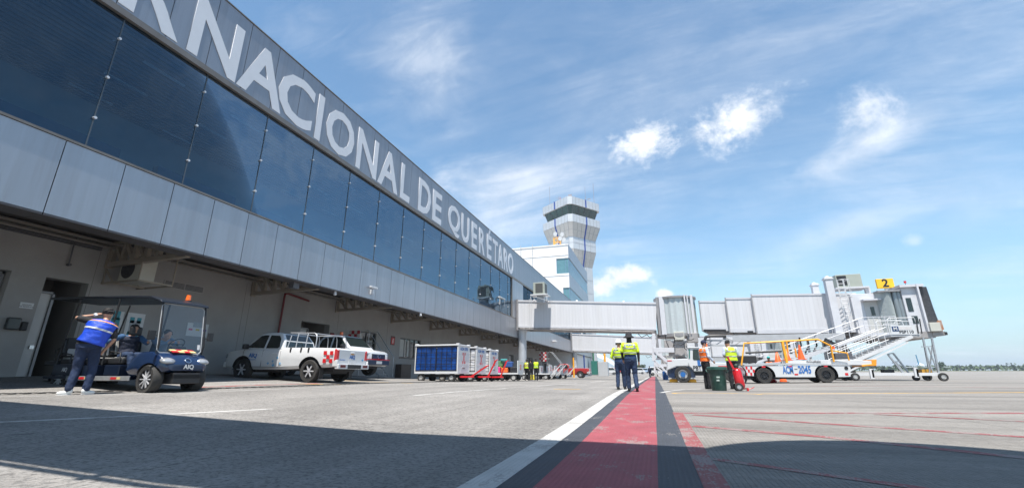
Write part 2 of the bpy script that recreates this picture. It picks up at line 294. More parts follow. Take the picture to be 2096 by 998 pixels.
def paintmat(name,col,wear=.5,ground=(.23,.215,.20),rough=.7,thr=.56):
    m=bpy.data.materials.new(name); m.use_nodes=True; N=m.node_tree.nodes; L=m.node_tree.links; b=N['Principled BSDF']; b.inputs['Roughness'].default_value=rough; b.inputs['Specular IOR Level'].default_value=.3
    tc=N.new('ShaderNodeTexCoord'); 
    def noi(sc,det,ro,st):
        mp=N.new('ShaderNodeMapping'); mp.inputs['Scale'].default_value=st; L.new(tc.outputs['Object'],mp.inputs[0]); n=N.new('ShaderNodeTexNoise'); n.inputs['Scale'].default_value=sc; n.inputs['Detail'].default_value=det; n.inputs['Roughness'].default_value=ro; L.new(mp.outputs[0],n.inputs[0]); return n.outputs[0]
    def mr(x,a,b_,c,d):
        n=N.new('ShaderNodeMapRange'); L.new(x,n.inputs[0])
        for i,t in enumerate((a,b_,c,d)): n.inputs[i+1].default_value=t
        return n.outputs[0]
    a=noi(1.6,10,.72,(1.3,.9,1)); f=noi(40,3,.6,(1.6,.5,1)); v=noi(3,5,.6,(1,1,1))
    ad=N.new('ShaderNodeMath'); ad.operation='MULTIPLY_ADD'; L.new(f,ad.inputs[0]); ad.inputs[1].default_value=.35; L.new(a,ad.inputs[2])
    w=mr(ad.outputs[0],thr+.17,thr+.20,0,wear)
    x1=N.new('ShaderNodeMix'); x1.data_type='RGBA'; x1.blend_type='MULTIPLY'; x1.inputs[0].default_value=1; x1.inputs[6].default_value=(*col,1); L.new(mr(v,.3,.7,.86,1.12),x1.inputs[7])
    x=N.new('ShaderNodeMix'); x.data_type='RGBA'; L.new(w,x.inputs[0]); L.new(x1.outputs[2],x.inputs[6]); x.inputs[7].default_value=(*ground,1); L.new(x.outputs[2],b.inputs['Base Color'])
    sp=N.new('ShaderNodeSeparateXYZ'); L.new(tc.outputs['Object'],sp.inputs[0]); s=N.new('ShaderNodeMath'); s.operation='MULTIPLY'; L.new(sp.outputs[0],s.inputs[0]); s.inputs[1].default_value=2*PI/.034; sn=N.new('ShaderNodeMath'); sn.operation='SINE'; L.new(s.outputs[0],sn.inputs[0])
    h=N.new('ShaderNodeMath'); h.operation='MULTIPLY_ADD'; L.new(sn.outputs[0],h.inputs[0]); h.inputs[1].default_value=-.3; L.new(noi(60,3,.7,(1,1,1)),h.inputs[2])
    bp=N.new('ShaderNodeBump'); bp.inputs['Strength'].default_value=.35; bp.inputs['Distance'].default_value=.01; L.new(h.outputs[0],bp.inputs['Height']); L.new(bp.outputs[0],b.inputs['Normal']); return m
def strip(name,pts,mat,lift=.004,kind='structure',step=.5,jit=0):
    """pts: list of (x,y,halfwidth-vector or width); a painted band that follows the ground"""
    b=B(); L_=[];R_=[]; out=[]
    for i in range(len(pts)-1):
        (x0,y0,w0),(x1,y1,w1)=pts[i],pts[i+1]; n=max(1,int(math.hypot(x1-x0,y1-y0)/step))
        for k in range(n+(i==len(pts)-2)): t=k/n; out.append((x0+(x1-x0)*t,y0+(y1-y0)*t,w0+(w1-w0)*t))
    nn=len(out)
    for i,(x,y,w) in enumerate(out):
        a=out[max(0,i-1)]; c=out[min(nn-1,i+1)]; d=Vector((c[0]-a[0],c[1]-a[1])).normalized(); n=Vector((-d.y,d.x))*w/2
        m=max(1,int(w/.5))
        for j in range(m+1): t=-1+2*j/m; jj=jit*(noise.noise(Vector((x*7,y*7,t*3)))) if abs(t)==1 else 0; X_,Y_=x+n.x*t*(1+jj),y+n.y*t*(1+jj); b.v.append(Vector((X_,Y_,gz(X_,Y_)+lift)))
        if i==0: M_=m
    m=M_
    for i in range(nn-1):
        for j in range(m): k=m+1; b.f.append((i*k+j,i*k+j+1,(i+1)*k+j+1,(i+1)*k+j))
    o=b.build(name,mat); o['kind']=kind; return o
pr=paintmat('red_road_paint',(.27,.064,.076),.6,thr=.575); pd=paintmat('black_road_paint',(.05,.054,.064),.55,thr=.62); pw=paintmat('white_road_paint',(.43,.42,.40),.6,thr=.55); py_=paintmat('yellow_road_paint',(.62,.36,.05),.6,thr=.55)
pr2=paintmat('faded_red_road_paint',(.23,.07,.07),.7,thr=.52); pw2=paintmat('faded_white_road_paint',(.46,.45,.43),.7,thr=.52)
strip('painted_black_border',[(-.36,-3,1.18),(-.36,96,1.18)],pd,.002,jit=.02)
strip('painted_red_stripe',[(-.39,-3,.70),(-.39,95,.70)],pr,.005,jit=.02)
strip('painted_white_line',[(-1.06,-3,.22),(-1.06,90,.22)],pw,.003,jit=.04)
strip('painted_red_line',[(.29,.5,.15),(.29,7.9,.15)],pr2,.0050,jit=.1)
strip('painted_red_line',[(.37,7.85,.16),(5.3,9.1,.16),(14,10.6,.16)],pr2,.0025,jit=.1)
strip('painted_red_line',[(.5,7.6,.14),(3.6,6.15,.14),(6,5.0,.14)],pr2,.0028,jit=.1)
strip('painted_red_line',[(.40,6.2,.15),(1.59,5.64,.15),(3.4,4.3,.15)],pr2,.0031,jit=.1)
strip('painted_red_line',[(.37,4.05,.10),(1.41,3.44,.10),(2.4,2.9,.1)],pr2,.0034,jit=.1)
strip('painted_red_line',[(6,21.5,.13),(22,17.5,.13)],pr2,.0031)
strip('painted_red_line',[(3.1,8.35,.1),(5.5,7.4,.1),(8,6.6,.1)],pr2,.0040)
strip('painted_yellow_line',[(2.75,14.2,.16),(8.4,15.9,.16),(16,18.2,.16)],py_,.0031,jit=.08)
arc=[(1.55+1.1*math.cos(a),13.75+.55*math.sin(a),.13) for a in [R(t) for t in range(190,-20,-15)]]
strip('painted_yellow_curve',arc,py_,.0031,step=.3)
strip('painted_white_curve',[(.12,14.1,.13),(.4,15.6,.13),(.9,17.2,.13),(1.8,18.6,.13),(3.6,19.4,.13),(8,19.9,.13)],pw2,.0031,step=.3,jit=.08)
for a,b_ in (((-7.3,3.1),(-5.95,6.0)),((-5.55,9.8),(-4.9,15.0)),((-4.75,18.5),(-4.2,25.5)),((-4.1,30),(-3.8,38))):
    strip('painted_lane_dash',[(a[0],a[1],.12),(b_[0],b_[1],.12)],pw2,.0025,jit=.1)
strip('painted_yellow_mark',[(-3.5,16.0,.2),(-2.6,16.4,.2)],py_,.0025)
strip('painted_kerb_line',[(-11.75,4.6,.06),(-10.0,8.0,.07),(-9.2,12,.07),(-8.5,20,.07),(-7.9,28,.08),(-7.3,45,.08)],pw2,.0025)
# drainage channel with slotted grate along the stand edge
gm=M('drain_slots',(.05,.05,.05),.7,.4,var=.3,scale=20); gb=B()
def gx(y): return -12.35+ (2.1*sst(4,12,y)+2.0*sst(10,34,y))
for k in range(150):
    y=4.2+k*.2; x=gx(y); z=gz(x,y)+.006
    for q in range(4): xx=x-.15+q*.1; gb.box(xx-.028,y-.06,z-.004,xx+.028,y+.06,z+.012)
strip('drain_channel',[(gx(y),y,.46) for y in lin(4,34,1)],M('drain_concrete',(.16,.15,.14),.8,var=.2,scale=6),.004)
o=gb.build('drain_grate',M('drain_iron',(.10,.095,.09),.6,.6,var=.3,scale=15)); o['kind']='structure'
# worn coloured bay markings under the canopy edge
strip('painted_bay_line',[(-11.7,9.0,.35),(-11.0,13.0,.35)],paintmat('bay_red',(.33,.08,.08),.8,thr=.48),.004)
strip('painted_bay_line',[(-11.2,12.2,.2),(-9.9,12.6,.2)],paintmat('bay_yellow',(.55,.35,.10),.8,thr=.48),.008)
strip('painted_bay_line',[(-12.4,16,.12),(-9.2,16.1,.12)],py_,.0040)
strip('apron_cable',[(-14,38.3,.16),(3,39,.16),(22,39.5,.16)],M('purple_tar',(.06,.05,.08),.8),.012)
# ================================================================ terminal
FX=-13.0; WX=-17.0; Y0,Y1=-8.0,101.5
panel=M('aluminium_panel',(.38,.395,.425),.38,.55,var=.07,scale=.8,stretch=(1,4,.18),dirt=.45,dcol=(.30,.28,.28),dscale=2.2)
panel2=M('aluminium_parapet',(.29,.31,.345),.38,.5,var=.07,scale=.8,stretch=(1,4,.15),dirt=.4,dcol=(.21,.20,.20),dscale=2.2)
backing=M('panel_joint',(.02,.02,.022),.8); bronze=M('bronze_trim',(.22,.19,.165),.45,.5,var=.1)
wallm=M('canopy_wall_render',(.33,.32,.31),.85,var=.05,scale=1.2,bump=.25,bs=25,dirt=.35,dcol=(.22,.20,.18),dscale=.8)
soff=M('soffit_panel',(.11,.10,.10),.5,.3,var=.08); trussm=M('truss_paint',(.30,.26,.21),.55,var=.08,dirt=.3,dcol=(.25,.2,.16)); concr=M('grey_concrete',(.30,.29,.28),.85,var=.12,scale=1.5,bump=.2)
letterm=M('white_letters',(.70,.70,.72),.4,var=.03,dirt=.12,dcol=(.6,.6,.6))
T=thing('terminal_building','long grey panelled airport terminal with a blue glass band and giant white lettering','terminal',(0,0,0))
def wall(b,x0,x1,ya,yb,z0,z1,holes):
    hs=sorted(holes); y=ya
    for (a,c,e,f) in hs:
        if a>y: b.box(x0,y,z0,x1,a,z1)
        if e>z0: b.box(x0,a,z0,x1,c,e)
        if f<z1: b.box(x0,a,f,x1,c,z1)
        y=c
    b.box(x0,y,z0,x1,yb,z1); return b
pan=B()
def panels(b,z0,z1,off,per,ya,yb,x=FX):
    y=off-per*math.ceil((off-ya)/per)
    while y<yb:
        b.box(x-.05,y+.010,z0,x,y+per-.010,z1); y+=per
panels(pan,4.17,6.0,5.65,1.285,Y0,Y1-1.3); pan.box(FX-.05,Y1-.6,0.1,FX,Y1,4.17)
pan.build('lower_fascia',panel,T)
up=B(); panels(up,10.2,12.95,7.01,1.275,Y0,Y1-1.3)
up.build('upper_fascia',panel2,T)
for a,c in ((41.35,45.3),(74,75.5),(92,Y1)):
    y=a; pier=B()
    while y<c-.2: pier.box(FX-.05,y+.01,6.04,FX,min(c,y+1.3)-.01,10.16); y+=1.3
    pier.build('pier_panels',panel,T)
bk=B(); bk.box(FX-.30,Y0,4.3,FX-.06,Y1,5.98); bk.box(FX-.3,Y0,10.2,FX-.06,Y1,12.93); bk.box(FX-.3,41.36,6,FX-.06,45.28,10.18); bk.box(FX-.3,92,6,FX-.06,Y1,10.18); bk.build('panel_backing',backing,T)
tr=B(); tr.box(FX-.06,Y0,9.98,FX+.05,Y1,10.17); tr.box(FX-.04,Y0,6.01,FX+.03,Y1,6.07); tr.box(FX-.12,41.22,6.08,FX+.02,41.34,9.97)
for y in (Y0,): tr.box(FX-.3,y,12.96,FX+.03,Y1,13.0)
tr.build('bronze_trim',bronze,T)
tg=glassmat('terminal_glass',(.17,.30,.42),.065,.015,(.60,.80,1.0),1.45,slope=.22,warp=.035)
for (a,c) in ((Y0,41.22),(45.32,73.98),(75.52,91.9)):
    g=B(); g.add([(FX-.09,a,6.06),(FX-.09,c,6.06),(FX-.09,c,9.99),(FX-.09,a,9.99)],[(0,1,2,3)]); gl=g.build('glass_band',tg,T)
sj=M('silicone_joint',(.07,.09,.11),.4); sf=M('steel_fitting',(.75,.72,.70),.35,.4)
j0=B().box(FX-.095,-.012,6.08,FX-.07,.012,9.97).build('glass_joint',sj,T); fz=[]
for z in (9.33,8.1,6.89): ft=B(); ft.cyl((FX-.1,0,z),(FX-.02,0,z),.036,.036,12); ft.cyl((FX-.3,0,z),(FX-.1,0,z),.02,.02,6); fz.append(ft.build('glass_fitting',sf,j0,smooth=True))
y=6.05-2.43*5; nj=0
while y<91:
    if not (41<y<45.5):
        if nj: n=j0.copy(); COL.objects.link(n)
        else: n=j0
        n.location=(0,y,0)
        if nj and nj<33:
            for q in fz: c=q.copy(); COL.objects.link(c); c.parent=n
        nj+=1
    y+=2.43
# rooms behind the glass
rm=B(); rm.box(-40,Y0,5.0,FX-.31,Y1,5.3); rm.build('floor_slab',concr,T)
rm=B(); rm.box(-40,Y0,12.4,FX-.32,Y1,12.6); rm.box(-40,Y0,10.35,FX-.32,Y1,10.5); rm.build('roof',concr,T)
rb=B(); rb.box(-19.2,Y0,5.3,-19.0,Y1,10.35); rb.build('inner_wall',M('inner_wall_paint',(.72,.75,.72),.8,var=.05),T)
sl=B(); x=-13.5
while x>-19: sl.box(x-.11,Y0,10.18,x,Y1,10.22); x-=.24
sl.build('ceiling_slats',M('ceiling_slat',(.33,.36,.40),.5),T)
f0=B().box(-.05,0,10.1,.05,1.3,10.14).build('ceiling_strip',M('ceiling_strip',(.8,.85,.9),.5),T); nj=0
for k in range(32):
    for xx in (-14.6,-16.4,-18.2):
        if (k*7+int(xx*5))%3:
            n=f0 if not nj else f0.copy(); nj+=1; n.location=(xx,Y0+k*3.1,0)
            if n is not f0: COL.objects.link(n)
bn=B(); y=Y0
for k in range(26):
    w=2.6 if k%3 else 1.6; bn.box(-13.75,y,5.3,-13.5,y+w,6.55); y+=w+1.0
bn.box(-15.4,Y0,5.3,-15.2,Y1,6.3)
bn.build('parapet_screens',M('inner_screen',(.20,.24,.26),.6),T)
# canopy: lip, soffit, trusses
so_=B(); y=5.65-1.285*12
while y<Y1: so_.box(FX-.62,y+.008,4.12,FX-.005,y+1.277,4.165); y+=1.285
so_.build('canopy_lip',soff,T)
so2=B(); so2.box(FX-.66,Y0,4.17,FX-.60,Y1,4.98); so2.tube([(FX-.75,Y0,4.35),(FX-.75,Y1,4.35)],.06,6); so2.tube([(-16.8,Y0,4.62),(-16.8,Y1,4.62)],.035,6); so2.box(-16.99,Y0,4.72,-16.7,Y1,4.78); so2.build('canopy_beam',M('canopy_beam_paint',(.25,.225,.2),.6,var=.1),T)
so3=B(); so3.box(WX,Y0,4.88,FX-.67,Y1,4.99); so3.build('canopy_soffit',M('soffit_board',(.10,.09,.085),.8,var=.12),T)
def truss():
    b=B(); z0,z1=4.1,4.84; n=6; L=3.25; xa=WX+.02
    b.bar((xa,0,z0),(xa+L+.3,0,z0+.06),.16,.14); b.bar((xa,0,z1-.02),(xa+L,0,z1-.02),.16,.1)
    for i in range(n):
        x=xa+.1+i*L/n; b.bar((x,0,z0),(x,0,z1),.13,.13); b.bar((x,0,z1-.03),(x+L/n,0,z0+.03),.09,.1)
    b.box(xa,-.12,z0-.12,xa+.06,.12,z1)
    return b
tb=truss().build('canopy_truss',trussm,T); tb.location=(0,9.35,0)
for k in range(1,17):
    n=tb.copy(); COL.objects.link(n); n.parent=T; n.location=(0,9.35+5.65*k,0)
# ground floor wall with its openings
holes=[(5.2,7.15,0,3.42),(7.91,8.97,0,3.40),(18.15,20.25,0,3.25),(22.9,24.7,1.35,3.17),(27.6,30.5,1.75,3.12),(33.4,36.2,2.0,3.05),(52.7,54.6,0,2.95),(60,64,0,2.9),(70,73,1.2,2.9)]
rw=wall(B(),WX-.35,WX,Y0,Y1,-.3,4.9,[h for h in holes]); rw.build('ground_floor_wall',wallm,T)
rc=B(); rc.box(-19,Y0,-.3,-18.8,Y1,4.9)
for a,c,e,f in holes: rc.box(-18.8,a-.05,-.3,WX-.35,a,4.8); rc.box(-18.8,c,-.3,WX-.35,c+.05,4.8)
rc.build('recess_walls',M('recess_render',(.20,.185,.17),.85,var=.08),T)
for y in (9.05,14.65,14.95,20.9,25.9,31.8): B().box(WX,y-.008,.3,WX+.004,y+.008,4.5).build('wall_joint',M('joint_shadow_gap',(.2,.19,.18),.9),T)
doorm=M('grey_steel_door',(.47,.46,.45),.45,.2,var=.06); frm=M('door_frame_metal',(.24,.24,.25),.45,.4)
def door(y0,y1,z1,x=WX-.3,z0=.3):
    b=B(); b.box(x-.05,y0+.06,z0,x,y1-.06,z1-.06); d=b.build('door',doorm,T,bevel=.006)
    f=B(); f.box(x-.08,y0,z0,x+.06,y0+.06,z1); f.box(x-.08,y1-.06,z0,x+.06,y1,z1); f.box(x-.08,y0,z1-.06,x+.06,y1,z1); f.build('door_frame',frm,d)
    h=B(); h.box(x,y1-.22,1.35,x+.05,y1-.12,1.45); h.build('handle',steel,d)
door(5.25,7.13,3.40); door(7.95,8.45,3.05,x=WX-.5); door(18.2,19.3,3.0,x=WX-.6); door(52.75,54.5,2.9)
def window(y0,y1,z0,z1,n=2):
    f=B(); x=WX-.12
    for k in range(n+1): yy=y0+(y1-y0)*k/n; f.box(x-.04,yy-.03,z0,x+.04,yy+.03,z1)
    f.box(x-.04,y0,z0,x+.04,y1,z0+.05); f.box(x-.04,y0,z1-.05,x+.04,y1,z1); f.box(x-.04,y0,z0-.06,WX+.04,y1,z0-.005)
    w=f.build('window',M('window_frame',(.10,.10,.10),.4,.3),T); g=B(); g.box(x-.02,y0+.02,z0+.02,x-.008,y1-.02,z1-.02); g.build('pane',dglass,w)
window(22.9,24.7,1.35,3.17,2); window(27.6,30.5,1.75,3.12,4); window(33.4,36.2,2.0,3.05,4); window(60,64,.4,2.9,3); window(70,73,1.2,2.9,2)
for y0,y1,z0,z1 in ((23.0,23.5,1.4,3.1),(27.7,28.6,1.8,3.08),(28.7,29.2,1.8,3.08)):
    b=B(); b.box(WX-.16,y0,z0,WX-.15,y1,z1)
    b.box(WX-.109,y0+.05,z0+.05,WX-.105,y1-.08,z1-.06); b.build('blind',M('pale_blind',(.5,.5,.48),.7),T)
vb=B(); vb.box(WX,11.18,3.72,WX+.03,12.72,3.98); v=vb.build('vent_grille',M('vent_metal',(.36,.35,.34),.5,.3),T); sb=B()
for k in range(5): sb.box(WX+.03,11.22,3.75+k*.043,WX+.04,11.93,3.775+k*.043); sb.box(WX+.03,11.97,3.75+k*.043,WX+.04,12.68,3.775+k*.043)
sb.build('slat',dgrey,v)
# lettering, one mesh per letter, set along the parapet
LET=[('T',2.0),('E',3.9),('R',6.55),('N',8.47),('A',10.34),('C',11.98),('I',13.29),('O',14.70),('N',16.77),('A',18.71),('L',20.45),('D',22.78),('E',24.5),('Q',27.2),('U',29.25),('E',31.05),('R',32.75),('\u00c9',34.5),('T',36.1),('A',37.55),('R',39.2),('O',40.75)]
WID=dict(T=1.5,E=1.3,R=1.6,N=1.7,A=1.95,C=1.85,I=.34,O=1.95,L=1.05,D=1.65,Q=2.05,U=1.55)
WID['\u00c9']=1.15
rest={31.05:1.1,32.75:1.3,34.5:1.15,36.1:1.3,37.55:1.5,39.2:1.25,40.75:1.75,29.25:1.5,24.5:1.3,22.78:1.6}
for ch,y in LET:
    o=text(ch,2.0,letterm,T,(0,0,0),(0,0,0),name='letter',off=.022,ext=.008)
    vs=[v.co for v in o.data.vertices]; x0,x1=min(v.x for v in vs),max(v.x for v in vs); ya_,yb_=min(v.y for v in vs),max(v.y for v in vs)
    w=rest.get(y,WID[ch]); cap=2.16 if ch!='\u00c9' else 2.16*1.27
    if ch in 'OCQ' : pass
    for v in vs: v.x=(v.x-(x0+x1)/2)*w/(x1-x0); v.y=(v.y-ya_)*cap/(yb_-ya_)
    if ch=='Q':
        for v in vs: v.y=v.y*1.06-.13
    # each vertex: along +Y of the world, up z, outward +X
    o.location=(FX+.012,y,10.27); o.rotation_euler=(PI/2,0,PI/2)
# ================================================================ things on the canopy wall
def acunit(name,label,loc,rz,dims=(1.0,.45,.85),fan='y',group=None):
    w,d,h=dims; t=thing(name,label,'air conditioner',loc,rz,group)
    B().box(-w/2,-d/2,0,w/2,d/2,h).build('casing',beige,t,bevel=.015)
    b=B(); 
    for r in (.36,.30,.24,.18,.12,.06): b.lathe([(h*r+.006,0),(h*r+.006,.012),(h*r-.006,.012),(h*r-.006,0)],(-w*.1,-d/2-.004,h*.52),(0,-1,0),24)
    for k in range(8): a=k*PI/4; b.bar((-w*.1,-d/2-.01,h*.52),(-w*.1+h*.38*math.cos(a),-d/2-.01,h*.52+h*.38*math.sin(a)),.008)
    b.build('fan_guard',dgrey,t)
    B().cyl((-w*.1,-d/2-.002,h*.52),(-w*.1,-d/2+.01,h*.52),h*.38,n=28).build('fan_opening',black,t)
    return t
a=acunit('air_conditioner','beige wall air conditioner with a round fan hung under the canopy above the golf cart','x'and(-16.15,9.75,3.52),R(0),(.95,.5,.82))
b=B()
for y in (9.3,10.35): b.bar((-17,y,3.48),(-15.3,y,3.48),.05)
b.bar((-15.3,9.3,3.48),(-15.3,10.35,3.48),.05); b.bar((-16.6,9.3,3.48),(-16.6,10.35,3.48),.05)
for p in ((-15.3,9.3),(-15.3,10.35)): b.bar((p[0],p[1],3.46),(p[0],p[1],4.85),.03)
b.bar((-17,9.3,4.0),(-16.5,9.3,3.5),.04); b.bar((-16.96,9.3,3.5),(-16.96,9.3,4.1),.04); b.bar((-16.96,10.35,3.5),(-16.96,10.35,4.1),.04)
solo(b,'hanging_bracket',trussm,'thin beige steel frame carrying the beige wall air conditioner','bracket')
solo(B().tube([(-16.85,18.3,4.28),(-16.85,16.9,4.42),(-16.85,16.7,4.38),(-16.85,16.68,4.2),(-16.85,16.6,1.0)],.05,10),'fire_pipe',M('red_pipe_paint',(.15,.010,.012),.4),'dark red fire pipe running down the canopy wall behind the white pickup','pipe',smooth=True)
solo(B().tube([(-16.93,8.3,4.72),(-16.93,8.28,4.6),(-16.93,8.3,3.9)],.02,8).cyl((-16.97,8.3,3.86),(-16.85,8.3,3.86),.04),'conduit',dgrey,'thin dark conduit dropping from the cable tray above the recessed doorway','conduit')
b=B(); b.box(-17,-8,4.5,-16.86,9.0,4.53); b.tube([(-16.9,-8,4.58),(-16.9,9,4.58)],.03,6)
solo(b,'cable_tray',dgrey,'dark cable tray fixed high along the wall at the left edge','cable tray')
t=solo(B().box(-16.998,7.53,2.44,-16.985,7.82,2.60),'wall_notice',white,'small white notice on the wall left of the recessed doorway','notice')
text('GESTION\nDE RESIDUOS',.05,dgrey,t,(-16.983,7.67,2.51),(PI/2,0,PI/2))
solo(B().box(-16.998,7.34,1.82,-16.85,7.62,2.15),'paper_dispenser',M('smoke_plastic',(.03,.035,.04),.2),'larger dark dispenser on the wall under the small white notice','dispenser',bevel=.03)
solo(B().box(-16.998,7.67,1.82,-16.9,7.80,2.06),'soap_dispenser',black,'smaller black dispenser beside the larger one on the wall','dispenser',bevel=.02)
def poster(loc_y,z0,z1,w,lbl,cols,name='poster'):
    t=thing(name,lbl,'poster',(-16.99,loc_y,z0)); B().box(0,-w/2,0,.01,w/2,z1-z0).build('sheet',white,t); h=z1-z0
    for i,(c,yy,zz,s) in enumerate(cols): B().box(.010,yy*w-s*w/2,zz*h-s*h*.4,.013,yy*w+s*w/2,zz*h+s*h*.4).build('print',M('print_%d'%(int(c[0]*99)*7+int(c[2]*99)),c,.6),t)
    return t
T_=(.06,.30,.36); G_=(.35,.37,.38)
poster(9.95,1.95,2.66,.42,'narrow teal and white information sheet on the wall behind the golf cart seats',[(T_,0,.8,.5),(T_,0,.45,.6),(G_,0,.15,.5)])
poster(10.55,1.7,2.66,.55,'tall white information sheet nearest the golf cart windscreen',[(T_,-.2,.75,.25),(T_,.2,.75,.25),(G_,0,.5,.6),(T_,-.2,.25,.25),(T_,.2,.25,.25)])
poster(12.8,2.05,2.55,.85,'wide notice with pink, yellow and purple discs behind the golf cart mirror',[((.6,.12,.2),-.33,.5,.18),((.6,.45,.05),0,.5,.18),((.2,.1,.4),.33,.5,.18),(G_,0,.88,.5)])
def fsign(y,z0,z1,w,lbl,dia=0):
    t=thing('safety_sign',lbl,'sign',(-16.99,y,z0)); h=z1-z0
    B().box(0,-w/2,0,.02,w/2,h).build('board',M('dark_red_board',(.12,.03,.03),.5),t); B().box(.02,-w*.36,h*.1,.024,w*.36,h*.82).build('red_panel',red,t)
    b=B(); b.cyl((.026,0,h*.45),(.03,0,h*.45),w*.2,n=16) if dia else b.box(.026,-w*.09,h*.2,.03,w*.09,h*.62).box(.026,-w*.02,h*.62,.03,w*.2,h*.72); b.build('symbol',white,t)
fsign(20.5,2.42,2.85,.32,'red square safety sign beside the recessed door above the pickup',1)
fsign(26.62,2.55,3.14,.5,'red fire extinguisher sign on the canopy wall between the two windows')
solo(B().box(-16.95,27.18,.35,-16.5,28.5,1.3),'wall_cabinet',M('brown_metal',(.07,.05,.04),.5),'dark brown metal cabinet standing against the canopy wall left of the blue baggage cart','cabinet',bevel=.01)
b=B(); b.cbox((0,0,0),(.16,.10,.22)); t=thing('security_camera','white security camera on the lower grey panels above the pickup','camera',(FX+.08,18.1,4.50)); b.build('junction_box',white,t,bevel=.01)
B().box(0,-.25,.18,.1,.05,.27).box(.02,.05,.19,.09,.35,.28).build('camera_body',white,t,bevel=.015); B().cyl((.055,.35,.235),(.055,.37,.235),.035).build('lens',black,t)
t=thing('security_camera','small white dome camera below the canopy lip, left of the boxy camera','camera',(FX-.1,15.7,4.0)); B().ell((0,0,0),.07,.07,.07).build('dome',white,t,smooth=True); B().cyl((0,0,.03),(0,0,.12),.05).build('base',white,t)
t=thing('security_camera','white dome camera under the canopy lip past the boxy camera','camera',(FX-.05,23.2,4.0)); B().ell((0,0,0),.09,.09,.07).build('dome',white,t,smooth=True); B().cyl((0,0,.03),(0,0,.12),.07).build('base',white,t)
b=B(); b.box(-.12,-.15,-.12,.12,.15,.12); t=solo(b,'floodlight',dgrey,'dark square floodlight hung under the canopy lip in front of the second truss','floodlight',(FX-.35,13.6,4.0)); 
for y,x in ((60,-13.0),(78,-13.0)): solo(B().box(0,-.5,-.1,.5,.5,.1),'floodlight',white,'small white light fitting on the lower grey panels %s'%('just past the jet bridge column' if y==60 else 'near the far corner of the terminal'),'floodlight',(x,y,4.95),bevel=.03)
# box air conditioners on the facade
def boxac(lbl,loc,s,gr,leg=True,dark=0):
    t=thing('rooftop_unit',lbl,'air conditioner',loc,0,gr); B().cbox((0,0,s*.5),(s,s*1.0,s)).build('casing',M('sage_enamel',(.33,.35,.30),.5,var=.06),t,bevel=.015)
    B().box(-s*.30,-s*.5-.015,s*.1,s*.34,-s*.5,s*.9).build('grille',M('grille_dark',(.07,.07,.065),.6),t); B().box(s*.5,-s*.35,s*.1,s*.5+.012,s*.35,s*.9).build('coil',M('grille_dark',(.07,.07,.065),.6),t)
    b=B(); b.box(-s*.75,-s*.6,-.12,s*.75,s*.6,-.02)
    for x in (-.7,.7):
        for y in (-.55,.55): b.bar((x*s,y*s,-.1),(x*s,y*s,-.75 if leg else -.3),.05)
    b.bar((-.7*s,-.55*s,-.1),(.7*s,-.55*s,-.7),.03) if leg else None
    b.build('platform',white,t); B().box(-s*.25,-s*.3,-.8,s*.35,s*.3,-.12).build('duct',greyp,t)
    return t
boxac('boxy grey air conditioner on a white platform against the end of the glass band',at(1010,609,38.0)+Vector((.0,0,0)),1.25,'facade air conditioners')
boxac('boxy grey air conditioner on top of the jet bridge beside the terminal',at(1106,603,41.6),1.15,'facade air conditioners')
# ================================================================ jet bridges
def tunnelmat():
    m=M('tunnel_cladding',(.60,.595,.605),.42,.0,var=.05,scale=1.4,stretch=(2.5,2.5,.15),dirt=.28,dcol=(.58,.56,.53),dscale=1.3)
    N=m.node_tree.nodes; L=m.node_tree.links; b=N['Principled BSDF']; tc=N.new('ShaderNodeTexCoord'); w=N.new('ShaderNodeTexWave'); w.bands_direction='X'; w.inputs['Scale'].default_value=1.1; w.wave_profile='SAW'; L.new(tc.outputs['Object'],w.inputs[0])
    bp=N.new('ShaderNodeBump'); bp.inputs['Strength'].default_value=.35; bp.inputs['Distance'].default_value=.02; L.new(w.outputs[1],bp.inputs['Height']); L.new(bp.outputs[0],b.inputs['Normal'])
    o_=b.inputs['Base Color'].links[0].from_socket; r=N.new('ShaderNodeMapRange'); L.new(w.outputs[1],r.inputs[0]); r.inputs[1].default_value=.86; r.inputs[2].default_value=.93; r.inputs[3].default_value=1; r.inputs[4].default_value=.89; mu=N.new('ShaderNodeMix'); mu.data_type='RGBA'; mu.blend_type='MULTIPLY'; mu.inputs[0].default_value=1; L.new(o_,mu.inputs[6]); L.new(r.outputs[0],mu.inputs[7]); L.new(mu.outputs[2],b.inputs['Base Color']); return m
tun=tunnelmat(); curt=M('curtain_slats',(.46,.50,.50),.45,.1,var=.05,scale=6); frame=M('jetway_frame_paint',(.30,.29,.29),.5,.3,var=.1); jw=M('jetway_white',(.55,.55,.57),.4,var=.05,dirt=.2,dcol=(.5,.48,.46))
under=M('jetway_underside',(.34,.32,.31),.6,.2,var=.15,dirt=.4); bell=M('bellows_fabric',(.24,.24,.25),.8,var=.2,scale=10)
def hexa(b,tl,tr,br,bl,off):
    n=[tl,tr,br,bl]; return b.loft([n,[p+off for p in n]])
